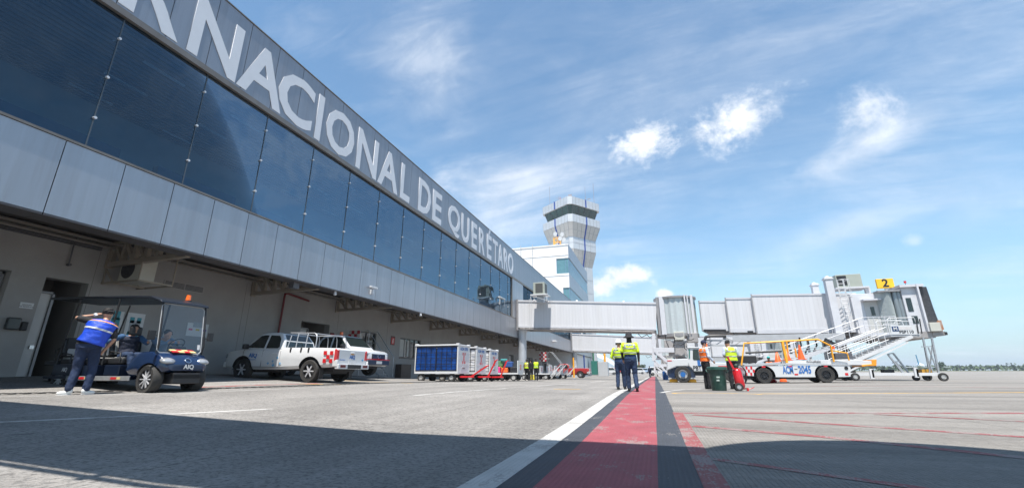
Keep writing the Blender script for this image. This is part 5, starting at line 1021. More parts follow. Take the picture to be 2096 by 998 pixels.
p=wp(1418.5,753); text('PBT 56',.38,black,TG,p-l+Vector((0,-.012,0)),RXm,off=.025,sx=.78,align='LEFT'); p=wp(1437,742); nb().cbox(p+Vector((.0,-.006,0)),(.55,.01,.36)).build('logo_panel',M('logo_blue',(.03,.14,.40),.5),TG); text('M',.30,white,TG,p-l+Vector((0,-.014,0)),RXm,off=.03)
for px,dy in ((1398,.14),(1500,.14),(1398,1.9),(1500,1.9)):
    p=at(px,770,Y+dy); zc=gz(p.x,Y+dy)+.50; w_=wheel(TG,(p.x-l.x,p.y-l.y,zc-l.z),.50,.34,(0,-1 if dy<1 else 1,0),'steel',rimr=.55,mat=greyp); q=nb(); c=Vector((p.x,Y+dy+(-.2 if dy<1 else .2),zc)); q.cyl(c,c+Vector((0,-.04 if dy<1 else .04,0)),.16,n=14); q.build('hub_cap',M('hub_blue',(.02,.12,.35),.4),w_)
q=nb(); c=wp(1373,738,Y+1.7); q.bar(at(1344,722,Y+.9),at(1375,748,Y+.9),.14); q.build('tow_arm',jw,TG); q=nb(); c=at(1446,709,Y+.5); q.cyl(c,c+Vector((0,0,.22)),.07,n=12); q.build('beacon',amber,TG)
q=nb(); q.cbox(at(1396,735,Y+.6)+Vector((0,0,.1)),(.5,.3,.12)); q.build('bonnet_cap',black,TG)
for px,lb in ((1379,'yellow wheel chock in front of the tug wheel'),(1417,'yellow wheel chock behind the tug wheel')):
    x=at(px,775,Y).x; q=B(); q.prism([(-.28,0),(.28,0),(.22,.22),(-.22,.22)],'y',-.2,.2); ch=thing('wheel_chock',lb,'wheel chock',gp(x,Y+.5),0,'yellow wheel chocks at the tug'); q.build('block',yellow,ch,bevel=.03); q=B(); q.tube([(-.12,-.205,.08),(-.12,-.24,.15),(.12,-.24,.15),(.12,-.205,.08)],.015,6); q.build('handle',yellow,ch)
# ---- belt loader
Y=27.2; l=Vector(gp(at(1640,780,Y).x,Y+1)); nb=local(l); BL=thing('belt_loader','white belt loader with orange safety rails and big blue fleet number','belt loader',l)
tp=lambda pts,d0,d1,name,mat,par=BL,**k: nb().prism(pz(pts,Y),'y',Y+d0,Y+d1).build(name,mat,par,**k)
bod=tp([(1525,748),(1737,747),(1741,752),(1741,770),(1712,771),(1585,771),(1546,769),(1525,768)],0,1.9,'body',whitec); cs=[]
for px in (1565,1692): c=at(px,767,Y); q=nb(); q.cyl((c.x,Y-.3,gz(c.x,Y)+.40),(c.x,Y+.45,gz(c.x,Y)+.40),.52,n=24); cs.append(q.build('cutter',black)); q=nb(); q.cyl((c.x,Y+1.5,gz(c.x,Y)+.40),(c.x,Y+2.3,gz(c.x,Y)+.40),.52,n=24); cs.append(q.build('cutter',black))
cut(bod,cs)
tp([(1530,768),(1735,768),(1735,775),(1530,775)],.55,1.4,'underbody',black)
for px in (1565,1692):
    for dy in (.13,1.75):
        p=at(px,770,Y+dy); p.x=at(px,770,Y).x; zc=gz(p.x,Y)+.40; wheel(BL,(p.x-l.x,p.y-l.y,zc-l.z),.40,.28,(0,-1 if dy<1 else 1,0),'steel',rimr=.52,mat=black)
tp([(1520,744),(1600,742.5),(1737,745.5),(1737,747),(1600,746),(1525,748)],-.02,.02,'top_trim',greyp)
tp([(1600,739),(1740,734),(1766,736),(1790,738),(1799,735),(1799,747),(1790,747),(1740,746),(1600,744)],.30,1.5,'conveyor_frame',whitec,bevel=.02)
tp([(1789,735),(1799.5,734.5),(1799.5,748),(1782,748),(1770,750),(1768,746),(1790,744)],.26,1.54,'conveyor_bumper',M('orange_enamel',(.80,.30,.02),.4),bevel=.02)
tp([(1602,738.6),(1745,733.4),(1745,734.8),(1602,740)],.45,1.35,'belt',rubber)
tp([(1522,746),(1604,739),(1604,743),(1530,748)],.3,1.5,'conveyor_tail',greyp)
p=at(1631,757,Y); text('ACM',.52,blue,BL,at(1613,757,Y)-l+Vector((0,-.012,0)),RXm,off=.03,sx=.44); text('2045',.52,blue,BL,at(1647,756.5,Y)-l+Vector((0,-.012,0)),RXm,off=.03,sx=.57); nb().cbox(at(1629,754.5,Y)+Vector((0,-.008,0)),(.14,.006,.03)).build('small_plate',dgrey,BL)
text('Primeflight',.15,dgrey,BL,at(1665,739.5,Y+.3)-l+Vector((0,-.02,0)),(PI/2,0,0),off=.02)
q=nb(); q2=nb(); u=6.3
for i in range(4):
    for j in range(3):
        a=at(1525.5+i*4.9,749+j*u,Y); b_=at(1525.5+(i+1)*4.9,749+(j+1)*u,Y)
        if (i+j)%2==0: q.box(a.x,Y-.008,b_.z,b_.x,Y-.001,a.z)
q.build('checker_mark',red,BL)
for px,py in ((1563,750),(1690,748.5),(1617.5,749),(1630,765.5)):
    a=at(px-4,py-1.6,Y); b_=at(px+4,py+1.6,Y); nb().box(a.x,Y-.008,b_.z,b_.x,Y-.001,a.z).build('red_reflector',red,BL)
a=at(1733,765,Y); nb().cbox(a+Vector((0,-.004,0)),(.14,.01,.12)).build('red_reflector',red,BL); a=at(1732,752.5,Y); q=nb(); q.cyl(a+Vector((0,.001,0)),a+Vector((0,-.02,0)),.085,n=16); q.build('lamp',black,BL)
og=M('orange_rail_paint',(.85,.38,.02),.4); 
def rail(pts,Yr,r=.045,name='safety_rail',mat=og): 
    q=nb(); q.tube([at(x,y,Yr) for x,y in pts],r,8); q.build(name,mat,BL,smooth=True)
rail([(1518,747),(1523,702),(1600,698)],Y); rail([(1600,698),(1674,694),(1700,707),(1707,740)],Y+.1); rail([(1704,717),(1734,722),(1738,737)],Y+.1,.035); rail([(1601,698),(1611,742)],Y+.05,.07); rail([(1610,698),(1613,720)],Y+1.4,.04); rail([(1627,712),(1631,731)],Y+1.4,.04); rail([(1700,707),(1707,740)],Y+1.5,.04)
rail([(1624,713),(1704,709)],Y+1.4,.02,'grey_rail',galv); rail([(1600,722),(1704,712)],Y+1.4,.02,'grey_rail',galv)
rail([(1526,721.5),(1600,718)],Y,.05,'black_handrail',black); q=nb(); q.cbox(at(1705,711,Y+.1),(.12,.12,.14)); q.build('marker_lamp',orange,BL)
nb().cbox(at(1525,735,Y+1.2),(1.1,.5,.40)).build('operator_seat',black,BL,bevel=.05); q=nb(); q.tube([at(1546,747,Y+1),at(1547,731,Y+1),at(1552,729,Y+1)],.02,6); q.build('control_lever',black,BL)
nb().cbox(at(1724,730,Y+.9),(.8,.5,.4)).build('lift_motor',dgrey,BL,bevel=.03)
for px,py,lb in ((1593,741,'orange traffic cone with white patch leaning beside the crouching worker'),(1612.5,737,'orange traffic cone behind the double orange rail'),(1641,735,'largest orange traffic cone standing on the belt loader deck')):
    p=at(px,py,Y+1.0); c=thing('traffic_cone',lb,'traffic cone',p,0,'traffic cones on the belt loader'); h=.60 if px<1640 else .78; B().lathe([(.17,.03),(.03,h),(.0,h+.01)],(0,0,0),(0,0,1),20,True).build('cone',orange,c,smooth=60); B().cbox((0,0,.015),(.42,.42,.03)).build('base',orange,c); 
p=at(1585,778,Y+4); c=thing('traffic_cone','squat orange cone on the ground seen beneath the belt loader','traffic cone',gp(at(1604,783,Y+3).x,Y+3)); B().lathe([(.2,.03),(.13,.30),(.0,.31)],(0,0,0),(0,0,1),16,True).build('cone',orange,c); B().cbox((0,0,.015),(.5,.5,.03)).build('base',black,c)
c=thing('traffic_cone','flattened orange cone with a black foot below the belt loader body','traffic cone',gp(at(1582,783,Y+2).x,Y+2)); B().lathe([(.26,.03),(.15,.18),(.1,.2)],(0,0,0),(0,0,1),16,True).build('cone',red,c); B().cyl((0,0,0),(0,0,.12),.2,n=14).build('base',black,c)
# ---- towable passenger stairs
Y=35.0; l=Vector(gp(at(1800,773,Y).x,Y+1)); nb=local(l); SP=thing('passenger_stairs','white towable passenger stairs with a square blue logo and platform beneath the jet bridge cab','passenger stairs',l)
def SB(q,n,m,**k): return q.build(n,m,SP,**k)
a0=at(1716,748,Y); a1=at(1866,683,Y)
for dy in (0,1.5): q=nb(); q.bar(Vector((a0.x,Y+dy,a0.z-.15)),Vector((a1.x,Y+dy,a1.z-.15)),.06,.20); SB(q,'stringer',white); q=nb(); q.bar(Vector((a0.x+.2,Y+dy,a0.z-.52)),Vector((a1.x-.3,Y+dy,a1.z-.50)),.05,.10); SB(q,'lower_stringer',white)
q=nb(); n=20
for k in range(n): f=(k+.5)/n; p=a0.lerp(a1,f); q.box(p.x-.16,Y+.03,p.z-.03,p.x+.14,Y+1.47,p.z+.02)
SB(q,'tread',greyp)
for dy in (0,1.5):
    q=nb(); b0=Vector((a0.x-.0,Y+dy,a0.z)); b1=Vector((at(1836,683,Y).x,Y+dy,at(1836,697,Y).z))
    d=(a1-a0)/(a1-a0).length
    for hh in (.45,.85,1.25): q.tube([Vector((a0.x,Y+dy,a0.z+hh)),Vector((a1.x-1.3,Y+dy,a1.z-.78+hh))],.024,6)
    for k in range(9): f=k/8.5; p=Vector((a0.x,0,a0.z)).lerp(Vector((a1.x-1.3,0,a1.z-.78)),f); q.tube([(p.x,Y+dy,p.z),(p.x,Y+dy,p.z+1.25)],.02,6)
    SB(q,'railing',white)
pl=[(1822,665),(1879,665),(1882,684),(1824,684)]; q=nb(); q.prism(pz(pl,Y),'y',Y-.03,Y); sp_=SB(q,'side_panel',whitec)
c=at(1832,672.5,Y); nb().cbox(c+Vector((0,-.035,0)),(.36,.01,.32)).build('logo_panel',M('logo_dark',(.02,.05,.13),.4),sp_,bevel=.002); text('M',.28,white,SP,c-l+Vector((0,-.045,0)),RXm,off=.03); text('PSP110',.26,black,SP,at(1855,679,Y)-l+Vector((0,-.035,0)),RXm,off=.03); nb().cbox(at(1853,671,Y)+Vector((0,-.034,0)),(.68,.006,.20)).build('faded_decal',M('faded_decal',(.55,.53,.52),.6),sp_)
q=nb(); z1=at(1850,683,Y).z; xa=at(1822,683,Y).x; xb=at(1884,683,Y).x; q.box(xa,Y+.0,z1-.16,xb,Y+1.6,z1-.02); SB(q,'platform',greyp)
for dy in (-.02,1.55):
    q=nb(); zt=at(1850,650,Y).z; q.tube([(xa,Y+dy,z1),(xa,Y+dy,zt-.1),(xa+.12,Y+dy,zt),(at(1870,650,Y).x,Y+dy,zt),(at(1875,660,Y).x,Y+dy,z1+.7)],.03,6); q.tube([(xa+.35,Y+dy,z1+.7),(xa+.45,Y+dy,zt-.22),(at(1866,650,Y).x,Y+dy,zt-.22)],.022,6); SB(q,'platform_rail',white)
for px in (1877,1884): q=nb(); q.bar(at(px-2,652,Y-.1),at(px+3,682,Y-.1),.05,.05); SB(q,'rubber_post',black)
zc=at(1850,765,Y).z
for dy in (0,1.5): q=nb(); q.bar(Vector((at(1738,766,Y).x,Y+dy,zc)),Vector((at(1926,766,Y).x,Y+dy,zc)),.12,.18); SB(q,'chassis_beam',white)
q=nb(); 
for px in (1760,1830,1900): x=at(px,766,Y).x; q.box(x-.05,Y+.07,zc-.07,x+.05,Y+1.43,zc+.07)
SB(q,'cross_beam',white)
for px,r,dy in ((1749,.25,-.1),(1749,.25,1.6),(1896,.20,1.2),(1928,.25,-.12),(1928,.25,1.62)):
    x=at(px,770,Y).x; wheel(SP,(x-l.x,Y+dy-l.y,gz(x,Y)+r-l.z),r,.16,(0,-1 if dy<1 else 1,0),'steel',rimr=.5,mat=steelrim)
def strut(pts,dy,w=.09,mat=galv): 
    q=nb(); [q.bar(at(pts[i][0],pts[i][1],Y+dy),at(pts[i+1][0],pts[i+1][1],Y+dy),w) for i in range(len(pts)-1)]; SB(q,'support_strut',mat)
strut([(1889,690),(1904,766)],1.4); strut([(1907,690),(1922,765)],.05); strut([(1889,694),(1898,730),(1912,768)],.1,.06); strut([(1909,700),(1902,765)],.5,.06); strut([(1886,709),(1911,708)],.1,.05); strut([(1900,710),(1922,766)],1.2,.06)
strut([(1817,724),(1850,765)],.1); strut([(1828,722),(1862,765)],.9); strut([(1817,724),(1829,722)],.4,.06); strut([(1833,738),(1850,762),(1850,766)],.1,.05); strut([(1826,742),(1842,738)],.3,.05)
for px,py in ((1782,754),(1873,752)): q=nb(); q.bar(at(px,py,Y-.1),at(px+4,py+20,Y-.1),.12,.2); SB(q,'buffer',white); q=nb(); q.bar(at(px+3,py+2,Y-.12),at(px+6,py+18,Y-.12),.08,.1); SB(q,'buffer_pad',black)
nb().cbox(at(1817,762,Y+.8),(.55,.5,.38)).build('battery_box',black,SP); nb().cbox(at(1893,760,Y+.8),(.5,.5,.3)).build('pump_box',M('ochre_box',(.50,.26,.03),.5),SP)
q=nb(); q.bar(at(1707,772,Y+.7),at(1740,769,Y+.7),.08,.08); SB(q,'tow_bar',white)
# ---- litter bin and wheeled extinguisher
l=Vector(gp(1.98,16.5)); TB=thing('refuse_bin','dark green plastic refuse bin with scuffed sides standing on the apron','bin',l)
B().lathe([(.215,0),(.225,.03),(.275,.66),(.28,.72)],(0,0,0),(0,0,1),32,True).build('body',dgreen,TB,smooth=40)
B().lathe([(.25,.72),(.30,.72),(.305,.70),(.315,.66),(.322,.66),(.315,.74),(.295,.755),(.25,.76),(.05,.765)],(0,0,0),(0,0,1),32,True).build('lid',dgreen,TB,smooth=40)
for s in (-1,1): q=B(); q.tube([(s*.27,-.07,.56),(s*.325,-.06,.60),(s*.335,0,.66),(s*.325,.06,.60),(s*.27,.07,.56)],.018,6); q.build('handle',dgreen,TB)
for a,z_,w_ in ((-95,.40,.10),(-98,.30,.09)): q=B(); q.m=Matrix.Rotation(R(a),4,'Z'); q.box(.243+.03*(z_>.35),-w_/2,z_,.262,w_/2,z_+.05); q.build('torn_label',M('torn_label',(.35,.42,.38),.7,var=.3,scale=20),TB)
l=Vector(gp(2.58,16.35)); EX=thing('wheeled_extinguisher','tall red wheeled fire extinguisher with black hose next to the green bin','fire extinguisher',l,0)
q=B(); q.m=Matrix.Rotation(R(-6),4,'Y'); q.lathe([(.05,.06),(.125,.10),(.145,.16),(.145,.60),(.12,.67),(.05,.70),(.045,.74)],(.04,0,0),(0,0,1),24,True); q.build('cylinder',M('extinguisher_red',(.60,.012,.02),.25,var=.06,coat=.5),EX,smooth=50)
for s in (-1,1): wheel(EX,(-.05,s*.19,.125),.125,.06,(0,s,0),'steel',rimr=.5,mat=greyp)
q=B(); q.cyl((-.05,-.2,.125),(-.05,.2,.125),.015,n=8); q.bar((-.1,-.1,.66),(-.24,-.1,1.06),.03); q.bar((-.1,.1,.66),(-.24,.1,1.06),.03); q.bar((-.24,-.1,1.06),(-.24,.1,1.06),.035); q.bar((.02,-.12,.14),(-.1,-.12,.7),.025); q.bar((.02,.12,.14),(-.1,.12,.7),.025); q.bar((0,0,.06),(.25,0,.08),.04); q.cyl((.22,-.03,.03),(.22,.03,.03),.035,n=10); q.tube([(.22,0,.06),(.32,0,.07),(.42,0,.12)],.012,6); q.build('trolley',red,EX)
q=B(); q.lathe([(.05,.0),(.07,.03),(.07,.1),(.03,.14)],(-.02,0,.70),(0,0,1),14,True); q.box(-.02,-.02,.82,.12,.02,.86); q.build('valve_head',M('valve_dark',(.04,.06,.05),.4,.4),EX)
q=B(); q.tube([(.03,-.05,.80),(.12,-.16,.78),(.20,-.2,.62),(.20,-.18,.35),(.15,-.17,.24),(.18,-.16,.45),(.21,-.14,.60),(.16,-.16,.70)],.02,8); q.build('hose',black,EX,smooth=True)
# ================================================================ people
eyem=M('eye_dark',(.02,.015,.012),.3); hairm=M('black_hair',(.012,.010,.010),.6,var=.3,scale=30,bump=.8,bs=80); hiv=M('hi_vis_yellow',(.55,.75,.02),.6,var=.08,bump=.4,bs=9); hio=M('hi_vis_orange',(.90,.16,.01),.6,var=.08,bump=.4,bs=9)
refl=M('reflective_band',(.36,.37,.38),.4,.2,var=.1); refo=M('orange_band',(.85,.25,.04),.5); denim=M('navy_trousers',(.012,.030,.075),.8,var=.25,scale=8,bump=.7,bs=14); blackc=M('black_cloth',(.012,.012,.014),.85,var=.2,bump=.5,bs=12); navysh=M('navy_shirt',(.010,.035,.10),.75,var=.2,bump=.6,bs=12); whitesh=M('pale_blue_shirt',(.52,.58,.68),.75,var=.1,bump=.5,bs=12)
royal=M('royal_blue_vest',(.01,.06,.50),.5,var=.2,bump=.8,bs=10); shoeb=M('black_shoe',(.012,.012,.012),.45); shoew=M('white_shoe',(.70,.70,.68),.5)
def person(label,loc,rz,pose={},H=1.75,skin=skin1,top=blackc,sleeve='long',trousers=blackc,shoes=shoeb,vest=None,bands=refl,bandt=(.40,.62),straps=True,head=None,vox=.012,logo=None,group=None,bulk=1.0,legs=True,hair=hairm,band2=None,slm=None,hem=.0,vt0=.16,slv=None,hi=None):
    V=Vector; s=H/1.75
    J=dict(pel=V((0,0,.95)),wai=V((0,.0,1.10)),che=V((0,.0,1.30)),nek=V((0,.0,1.47)),hed=V((0,.03,1.63)),
      aL=V((-.10,0,.08)),kL=V((-.10,.02,.50)),hL=V((-.09,0,.92)),aR=V((.10,0,.08)),kR=V((.10,.02,.50)),hR=V((.09,0,.92)),
      sL=V((-.185,0,1.42)),eL=V((-.235,-.02,1.14)),wL=V((-.235,.05,.90)),sR=V((.185,0,1.42)),eR=V((.235,-.02,1.14)),wR=V((.235,.05,.90)),fL=V((0,1,0)),fR=V((0,1,0)),face=V((0,1,0)))
    for k,v in pose.items(): J[k]=V(v)
    face=J['face'].normalized(); side=face.cross(V((0,0,1))).normalized()
    def rotm(f,u): f=f.normalized(); r=f.cross(u).normalized(); u=r.cross(f); return Matrix((r,f,u)).transposed()
    HR=rotm(face,V((0,0,1)))
    def limb(q,pts,rs,n=10): q.tube(pts,rs,n); [q.ell(p,r,r,r,8,6) for p,r in zip(pts,rs)]
    # spine frames: elliptical rings used by body, shirt and vest alike
    sh=(J['sR']-J['sL']).normalized(); hp=(J['hR']-J['hL']).normalized()
    sp=[(J['pel']-V((0,0,.06)),.150,.105),(J['pel']+V((0,0,.02)),.160,.112),(J['wai'],.140,.105),(J['wai'].lerp(J['che'],.5),.150,.112),(J['che'],.165,.118),(J['che'].lerp(J['nek'],.45),.185,.112),(J['che'].lerp(J['nek'],.72),.165,.09),(J['nek'],.075,.065)]
    def ring(t,ex,n=28,a0=0,a1=2*PI,close=True):
        t=max(0,min(.9999,t))*(len(sp)-1); i=int(t); f=t-i; f2=f
        c=sp[i][0].lerp(sp[i+1][0],f2); rx=sp[i][1]+(sp[i+1][1]-sp[i][1])*f2; ry=sp[i][2]+(sp[i+1][2]-sp[i][2])*f2
        d=(sp[min(i+1,len(sp)-1)][0]-sp[i][0]).normalized(); x=hp.lerp(sh,t/(len(sp)-1)).normalized(); y=d.cross(x).normalized(); x=y.cross(d); y=-y if False else y
        out=[]; m=n if close else n-1
        for k in range(n):
            a=a0+(a1-a0)*k/m; w=ex*(1+.25*noise.noise(V((math.cos(a)*3,math.sin(a)*3,t*2.2)))) ; out.append(c+x*(rx*bulk+w)*math.cos(a)+y*(ry*bulk+w)*math.sin(a))
        return out
    def sleeve_pts(sd): return [J['s'+sd],J['e'+sd],J['w'+sd]]
    q=B(); q.loft([ring(t/14,0,16) for t in range(15)])
    q.ell(J['hed']+V((0,0,.02)),.076,.093,.108,14,10,HR); q.ell(J['hed']+face*.030-V((0,0,.055)),.055,.060,.058,10,8,HR); q.ell(J['hed']+face*.095-V((0,0,.012)),.012,.02,.022,8,6,HR); q.ell(J['hed']+face*.082-V((0,0,.05)),.022,.012,.009,8,6,HR)
    for g in (-1,1): q.ell(J['hed']+side*g*.077-V((0,0,.005)),.010,.018,.03,8,6,HR)
    limb(q,[J['nek']-V((0,0,.03)),J['hed']-V((0,0,.05))],[.058,.052])
    for sd,g in (('L',-1),('R',1)):
        limb(q,[J['s'+sd],J['s'+sd].lerp(J['e'+sd],.5),J['e'+sd],J['e'+sd].lerp(J['w'+sd],.4),J['w'+sd]],[.052,.046,.038,.036,.026])
        if legs: limb(q,[J['h'+sd],J['h'+sd].lerp(J['k'+sd],.5),J['k'+sd],J['k'+sd].lerp(J['a'+sd],.35),J['a'+sd]],[.088,.075,.055,.052,.036])
        # hand: palm, four curled fingers, thumb on the side
        d=(J['w'+sd]-J['e'+sd]).normalized(); u=V((0,1,0)) if abs(d.y)<.8 else V((0,0,1)); u=(u-d*u.dot(d)).normalized(); pn=d.cross(u)*(-g)
        w=J['w'+sd]; limb(q,[w,w+d*.05,w+d*.085],[.026,.032,.030],8)
        for k in range(4):
            b_=w+d*.085+u*(.030-.020*k); L_=(.070,.078,.072,.056)[k]; q.tube([b_,b_+d*L_*.45,b_+d*L_*.8+pn*L_*.25,b_+d*L_*.9+pn*L_*.55],[.0095,.009,.0085,.007],6)
        b_=w+d*.035+u*.028; q.tube([b_,b_+d*.02+u*.03,b_+d*.05+u*.036+pn*.012],[.012,.011,.008],6)
    body=q.build('person',skin); body['label']=label; body['category']='person'
    if group: body['group']=group
    bake(body,vox)
    def add(q,name,mat,par=body,v=0,wr=0,**k):
        o=q.build(name,mat,par,**k)
        if v: bake(o,v,wrinkle=wr)
        return o
    if legs:
        q=B(); q.loft([ring(t,.018,20) for t in (0,.07,.14,.22)]); q.ell(J['pel']-V((0,0,.05)),.155,.115,.10,14,8)
        for sd in 'LR':
            a=J['a'+sd]; k=J['k'+sd]; h=J['h'+sd]; limb(q,[h,h.lerp(k,.5),k,k.lerp(a,.45),a+V((0,0,.03))],[.108,.094,.076,.073,.066],12)
        add(q,'trousers',trousers,v=vox*1.1,wr=.022)
        for sd in 'LR':
            a=J['a'+sd]; f=J['f'+sd].normalized(); q=B(); fm=rotm(f,V((0,0,1))); q.ell(a+f*.05-V((0,0,.04)),.045,.125,.042,12,8,fm); q.ell(a-f*.02-V((0,0,.01)),.044,.055,.062,10,7,fm); sn=add(q,'shoe',shoes,v=vox); q=B(); c=a+f*.05-V((0,0,.074)); q.ell(c,.046,.128,.012,12,5,fm); q.build('sole',white if shoes is shoew else black,sn)
    q=B(); t0=.10 if vest is None or hem else .14
    q.loft([ring(t0+(.99-t0)*k/16,.020,28) for k in range(17)])
    if sleeve:
        if slv: q_=q; q=B()
        for sd in 'LR':
            p=sleeve_pts(sd); 
            if sleeve=='long': limb(q,[p[0],p[0].lerp(p[1],.5),p[1],p[1].lerp(p[2],.5),p[2].lerp(p[1],.04)],[.070,.063,.053,.047,.038],12)
            else: limb(q,[p[0],p[0].lerp(p[1],.5),p[0].lerp(p[1],.80)],[.072,.066,.062],12)
    if slv: add(q,'sleeves',slv,v=vox); q=q_
    shr=add(q,'shirt',top,v=vox,wr=.014)
    if slm:
        for sd in 'LR': p=sleeve_pts(sd); q=B(); limb(q,[p[0].lerp(p[1],.75),p[1],p[1].lerp(p[2],.5),p[2].lerp(p[1],.03)],[.05,.047,.042,.034],10); add(q,'undersleeve',slm,v=vox)
    if vest:
        q=B(); n=30; rings=[ring(vt0+(.95-vt0)*k/n,.045,36) for k in range(n+1)]; q.loft(rings); ve=add(q,'vest',vest,smooth=180)
        def patch(t0,t1,a0,a1,ex,name,mat,n=10,m=12):
            q=B(); A=[ring(t0+(t1-t0)*k/n,ex,m+1,a0,a1,False) for k in range(n+1)]; Bq=[ring(t0+(t1-t0)*k/n,ex-.008,m+1,a0,a1,False) for k in range(n+1)]
            N_=(n+1)*(m+1); q.v=[p for r in A for p in r]+[p for r in Bq for p in r]
            for i in range(n):
                for j in range(m): a=i*(m+1)+j; q.f.append((a,a+1,a+m+2,a+m+1)); q.f.append((N_+a,N_+a+m+1,N_+a+m+2,N_+a+1))
            for i in range(n):
                for j in (0,m): a=i*(m+1)+j; q.f.append((a,a+m+1,N_+a+m+1,N_+a))
            for j in range(m):
                for i in (0,n): a=i*(m+1)+j; q.f.append((a,a+1,N_+a+1,N_+a))
            return q.build(name,mat,ve)
        for i,t in enumerate(bandt): patch(t-.026,t+.026,0,2*PI,.052,'reflective_band',bands,2,36)
        if hi: patch(hi-.02,hi+.02,0,2*PI,.053,'orange_band',refo,3,36); patch(hi-.055,hi-.03,0,2*PI,.053,'pale_band',M('pale_band_cloth',(.6,.45,.3),.6),3,36)
        if band2:
            for t in bandt: patch(t+.03,t+.06,0,2*PI,.051,'contrast_band',band2,2,36)
        if straps:
            for c in (PI*.5,PI*1.5):
                for g in (-1,1): patch(max(bandt)*.98,.90,c+g*.62-.13,c+g*.62+.13,.052,'shoulder_band',bands,10,3)
        if logo:
            c=(PI*1.5 if (ring(.7,0,4)[3]-ring(.7,0,4)[1]).dot(face)<0 else PI*.5); P_=patch(.745,.835,c-.42+logo.get('sh',0),c+.42+logo.get('sh',0),.054,'logo_patch',logo['mat'],4,6)
            r_=ring(.79,.062,3,c+logo.get('sh',0)-.01,c+logo.get('sh',0)+.01,False)[1]; m_=text('M',.13,white,None,r_,(PI/2,0,math.atan2(-face.x,face.y)),off=.04,ext=.004); m_.parent=P_
    for g in (-1,1): q=B(); q.ell(J['hed']+face*.083+side*g*.031+V((0,0,.018)),.012,.007,.007,8,5,HR); q.build('eye',eyem,body)
    hc=J['hed']+V((0,0,.035))
    if head in (None,'hair','long'):
        q=B()
        for k in range(46): 
            a=random.uniform(0,2*PI); e=random.uniform(-.15,1); d=side*math.cos(a)*.085+face*math.sin(a)*.098; 
            if d.dot(face)>.05 and e<.45: continue
            q.ell(hc+d*math.sqrt(max(0,1-e*e))+V((0,0,e*.09)),.024,.024,.022,6,5)
        q.ell(hc-face*.010+V((0,0,.012)),.083,.096,.096,14,9,HR)
        if head=='long': q.ell(hc-face*.09-V((0,0,.06)),.045,.035,.10,10,8); q.tube([hc-face*.1,hc-face*.12-V((0,0,.12)),hc-face*.10-V((0,0,.26))],[.035,.03,.012],8)
        h=add(q,'hair',hair,v=.009)
    elif head=='bucket':
        q=B(); q.lathe([(.0,.135),(.07,.13),(.095,.10),(.105,.03),(.175,-.025),(.172,-.035),(.10,.015),(.09,.09),(.0,.115)],hc,(0,0,1),26); add(q,'bucket_hat',M('black_hat',(.015,.015,.018),.85,var=.2,bump=.4,bs=15),smooth=60); q=B(); q.ell(hc-face*.02-V((0,0,.05)),.080,.085,.10,12,8,HR); q.tube([hc-face*.03-V((0,0,.08)),hc-face*.03-V((0,0,.2))],[.075,.085],12); add(q,'neck_cover',blackc)
    elif head=='helmet':
        q=B(); q.lathe([(0,.125),(.06,.118),(.095,.08),(.108,.02),(.118,.0),(.112,-.008),(.09,.0),(.0,.05)],hc,(0,0,1),22); q.ell(hc+face*.11+V((0,0,.0)),.07,.05,.01,12,5,HR); add(q,'helmet',M('white_helmet',(.78,.78,.78),.3),smooth=60); q=B(); q.ell(hc-face*.012-V((0,0,.02)),.081,.092,.06,12,8,HR)
        for g in (-1,1): q.ell(hc+side*g*.09-V((0,0,.045)),.03,.04,.045,10,7,HR)
        add(q,'ear_defenders',dgrey)
    elif head in('cap','tealcap'):
        cm=M('navy_cap',(.01,.016,.05),.8,bump=.3,bs=15) if head=='cap' else M('teal_cap',(.02,.35,.33),.7)
        q=B(); q.ell(hc+V((0,0,.012)),.090,.104,.092,16,9,HR); q.prism([(0,0)],'z',0,0) if False else None
        br=[hc+V((0,0,.025))+side*x_+face*y_ for x_,y_ in ((-.07,.07),(-.065,.14),(-.03,.175),(.03,.175),(.065,.14),(.07,.07))]; q.loft([[p for p in br],[p+V((0,0,.012))-face*.0 for p in br]]); add(q,'cap',cm,smooth=50); q=B(); q.ell(hc-face*.02-V((0,0,.02)),.080,.085,.08,12,8,HR); add(q,'hair',hair)
    body.location=loc; body.rotation_euler.z=rz; body.scale=(s,s,s); return body,J
AT=lambda px,Y_: gp(at(px,770,Y_).x,Y_)
# facing local +Y.  rz turns it.
walk=dict(aL=(-.09,-.16,.13),kL=(-.10,.05,.50),aR=(.10,.14,.08),kR=(.10,.12,.50),fL=(0,1,-.35))
person('walking man in a black bucket hat and yellow shirt on the painted stripe',AT(1293,14.7),R(4),dict(aL=(-.10,.10,.08),kL=(-.10,.10,.50),aR=(.13,-.14,.11),kR=(.11,.02,.50),fR=(.1,1,-.3),wL=(-.22,.16,.96),eL=(-.25,.0,1.16),eR=(.25,-.02,1.15),wR=(.25,.02,.90)),1.76,skin1,top=navysh,slv=hiv,vt0=.30,bandt=(.37,.56),sleeve='short',slm=blackc,trousers=denim,vest=hiv,head='bucket',logo=dict(mat=M('logo_blue',(.03,.20,.45),.4)),bulk=1.12)
person('man in a white helmet holding a radio, walking beside the man in the bucket hat',AT(1270,16.6),R(-14),dict(aL=(-.10,-.05,.08),aR=(.10,.12,.08),kR=(.10,.10,.50),eL=(-.29,-.02,1.15),wL=(-.30,.16,1.10)),1.70,skin1,top=navysh,slv=hiv,vt0=.30,bandt=(.37,.56),sleeve='long',trousers=denim,vest=hiv,head='helmet',logo=dict(mat=M('logo_dark',(.02,.05,.13),.4),sh=-.2),bulk=1.05)
p=Vector(AT(1268,16.6)); solo(B().box(-.025,-.02,0,.025,.02,.14).tube([(0,0,.14),(0,0,.30)],.008,6),'radio',black,'black handheld radio held out by the man in the white helmet','radio',at(1256,728,16.7),0,bevel=.005).rotation_euler=(0,R(-55),0)
def shirt_tail(px,Y_,rz,lbl): pass
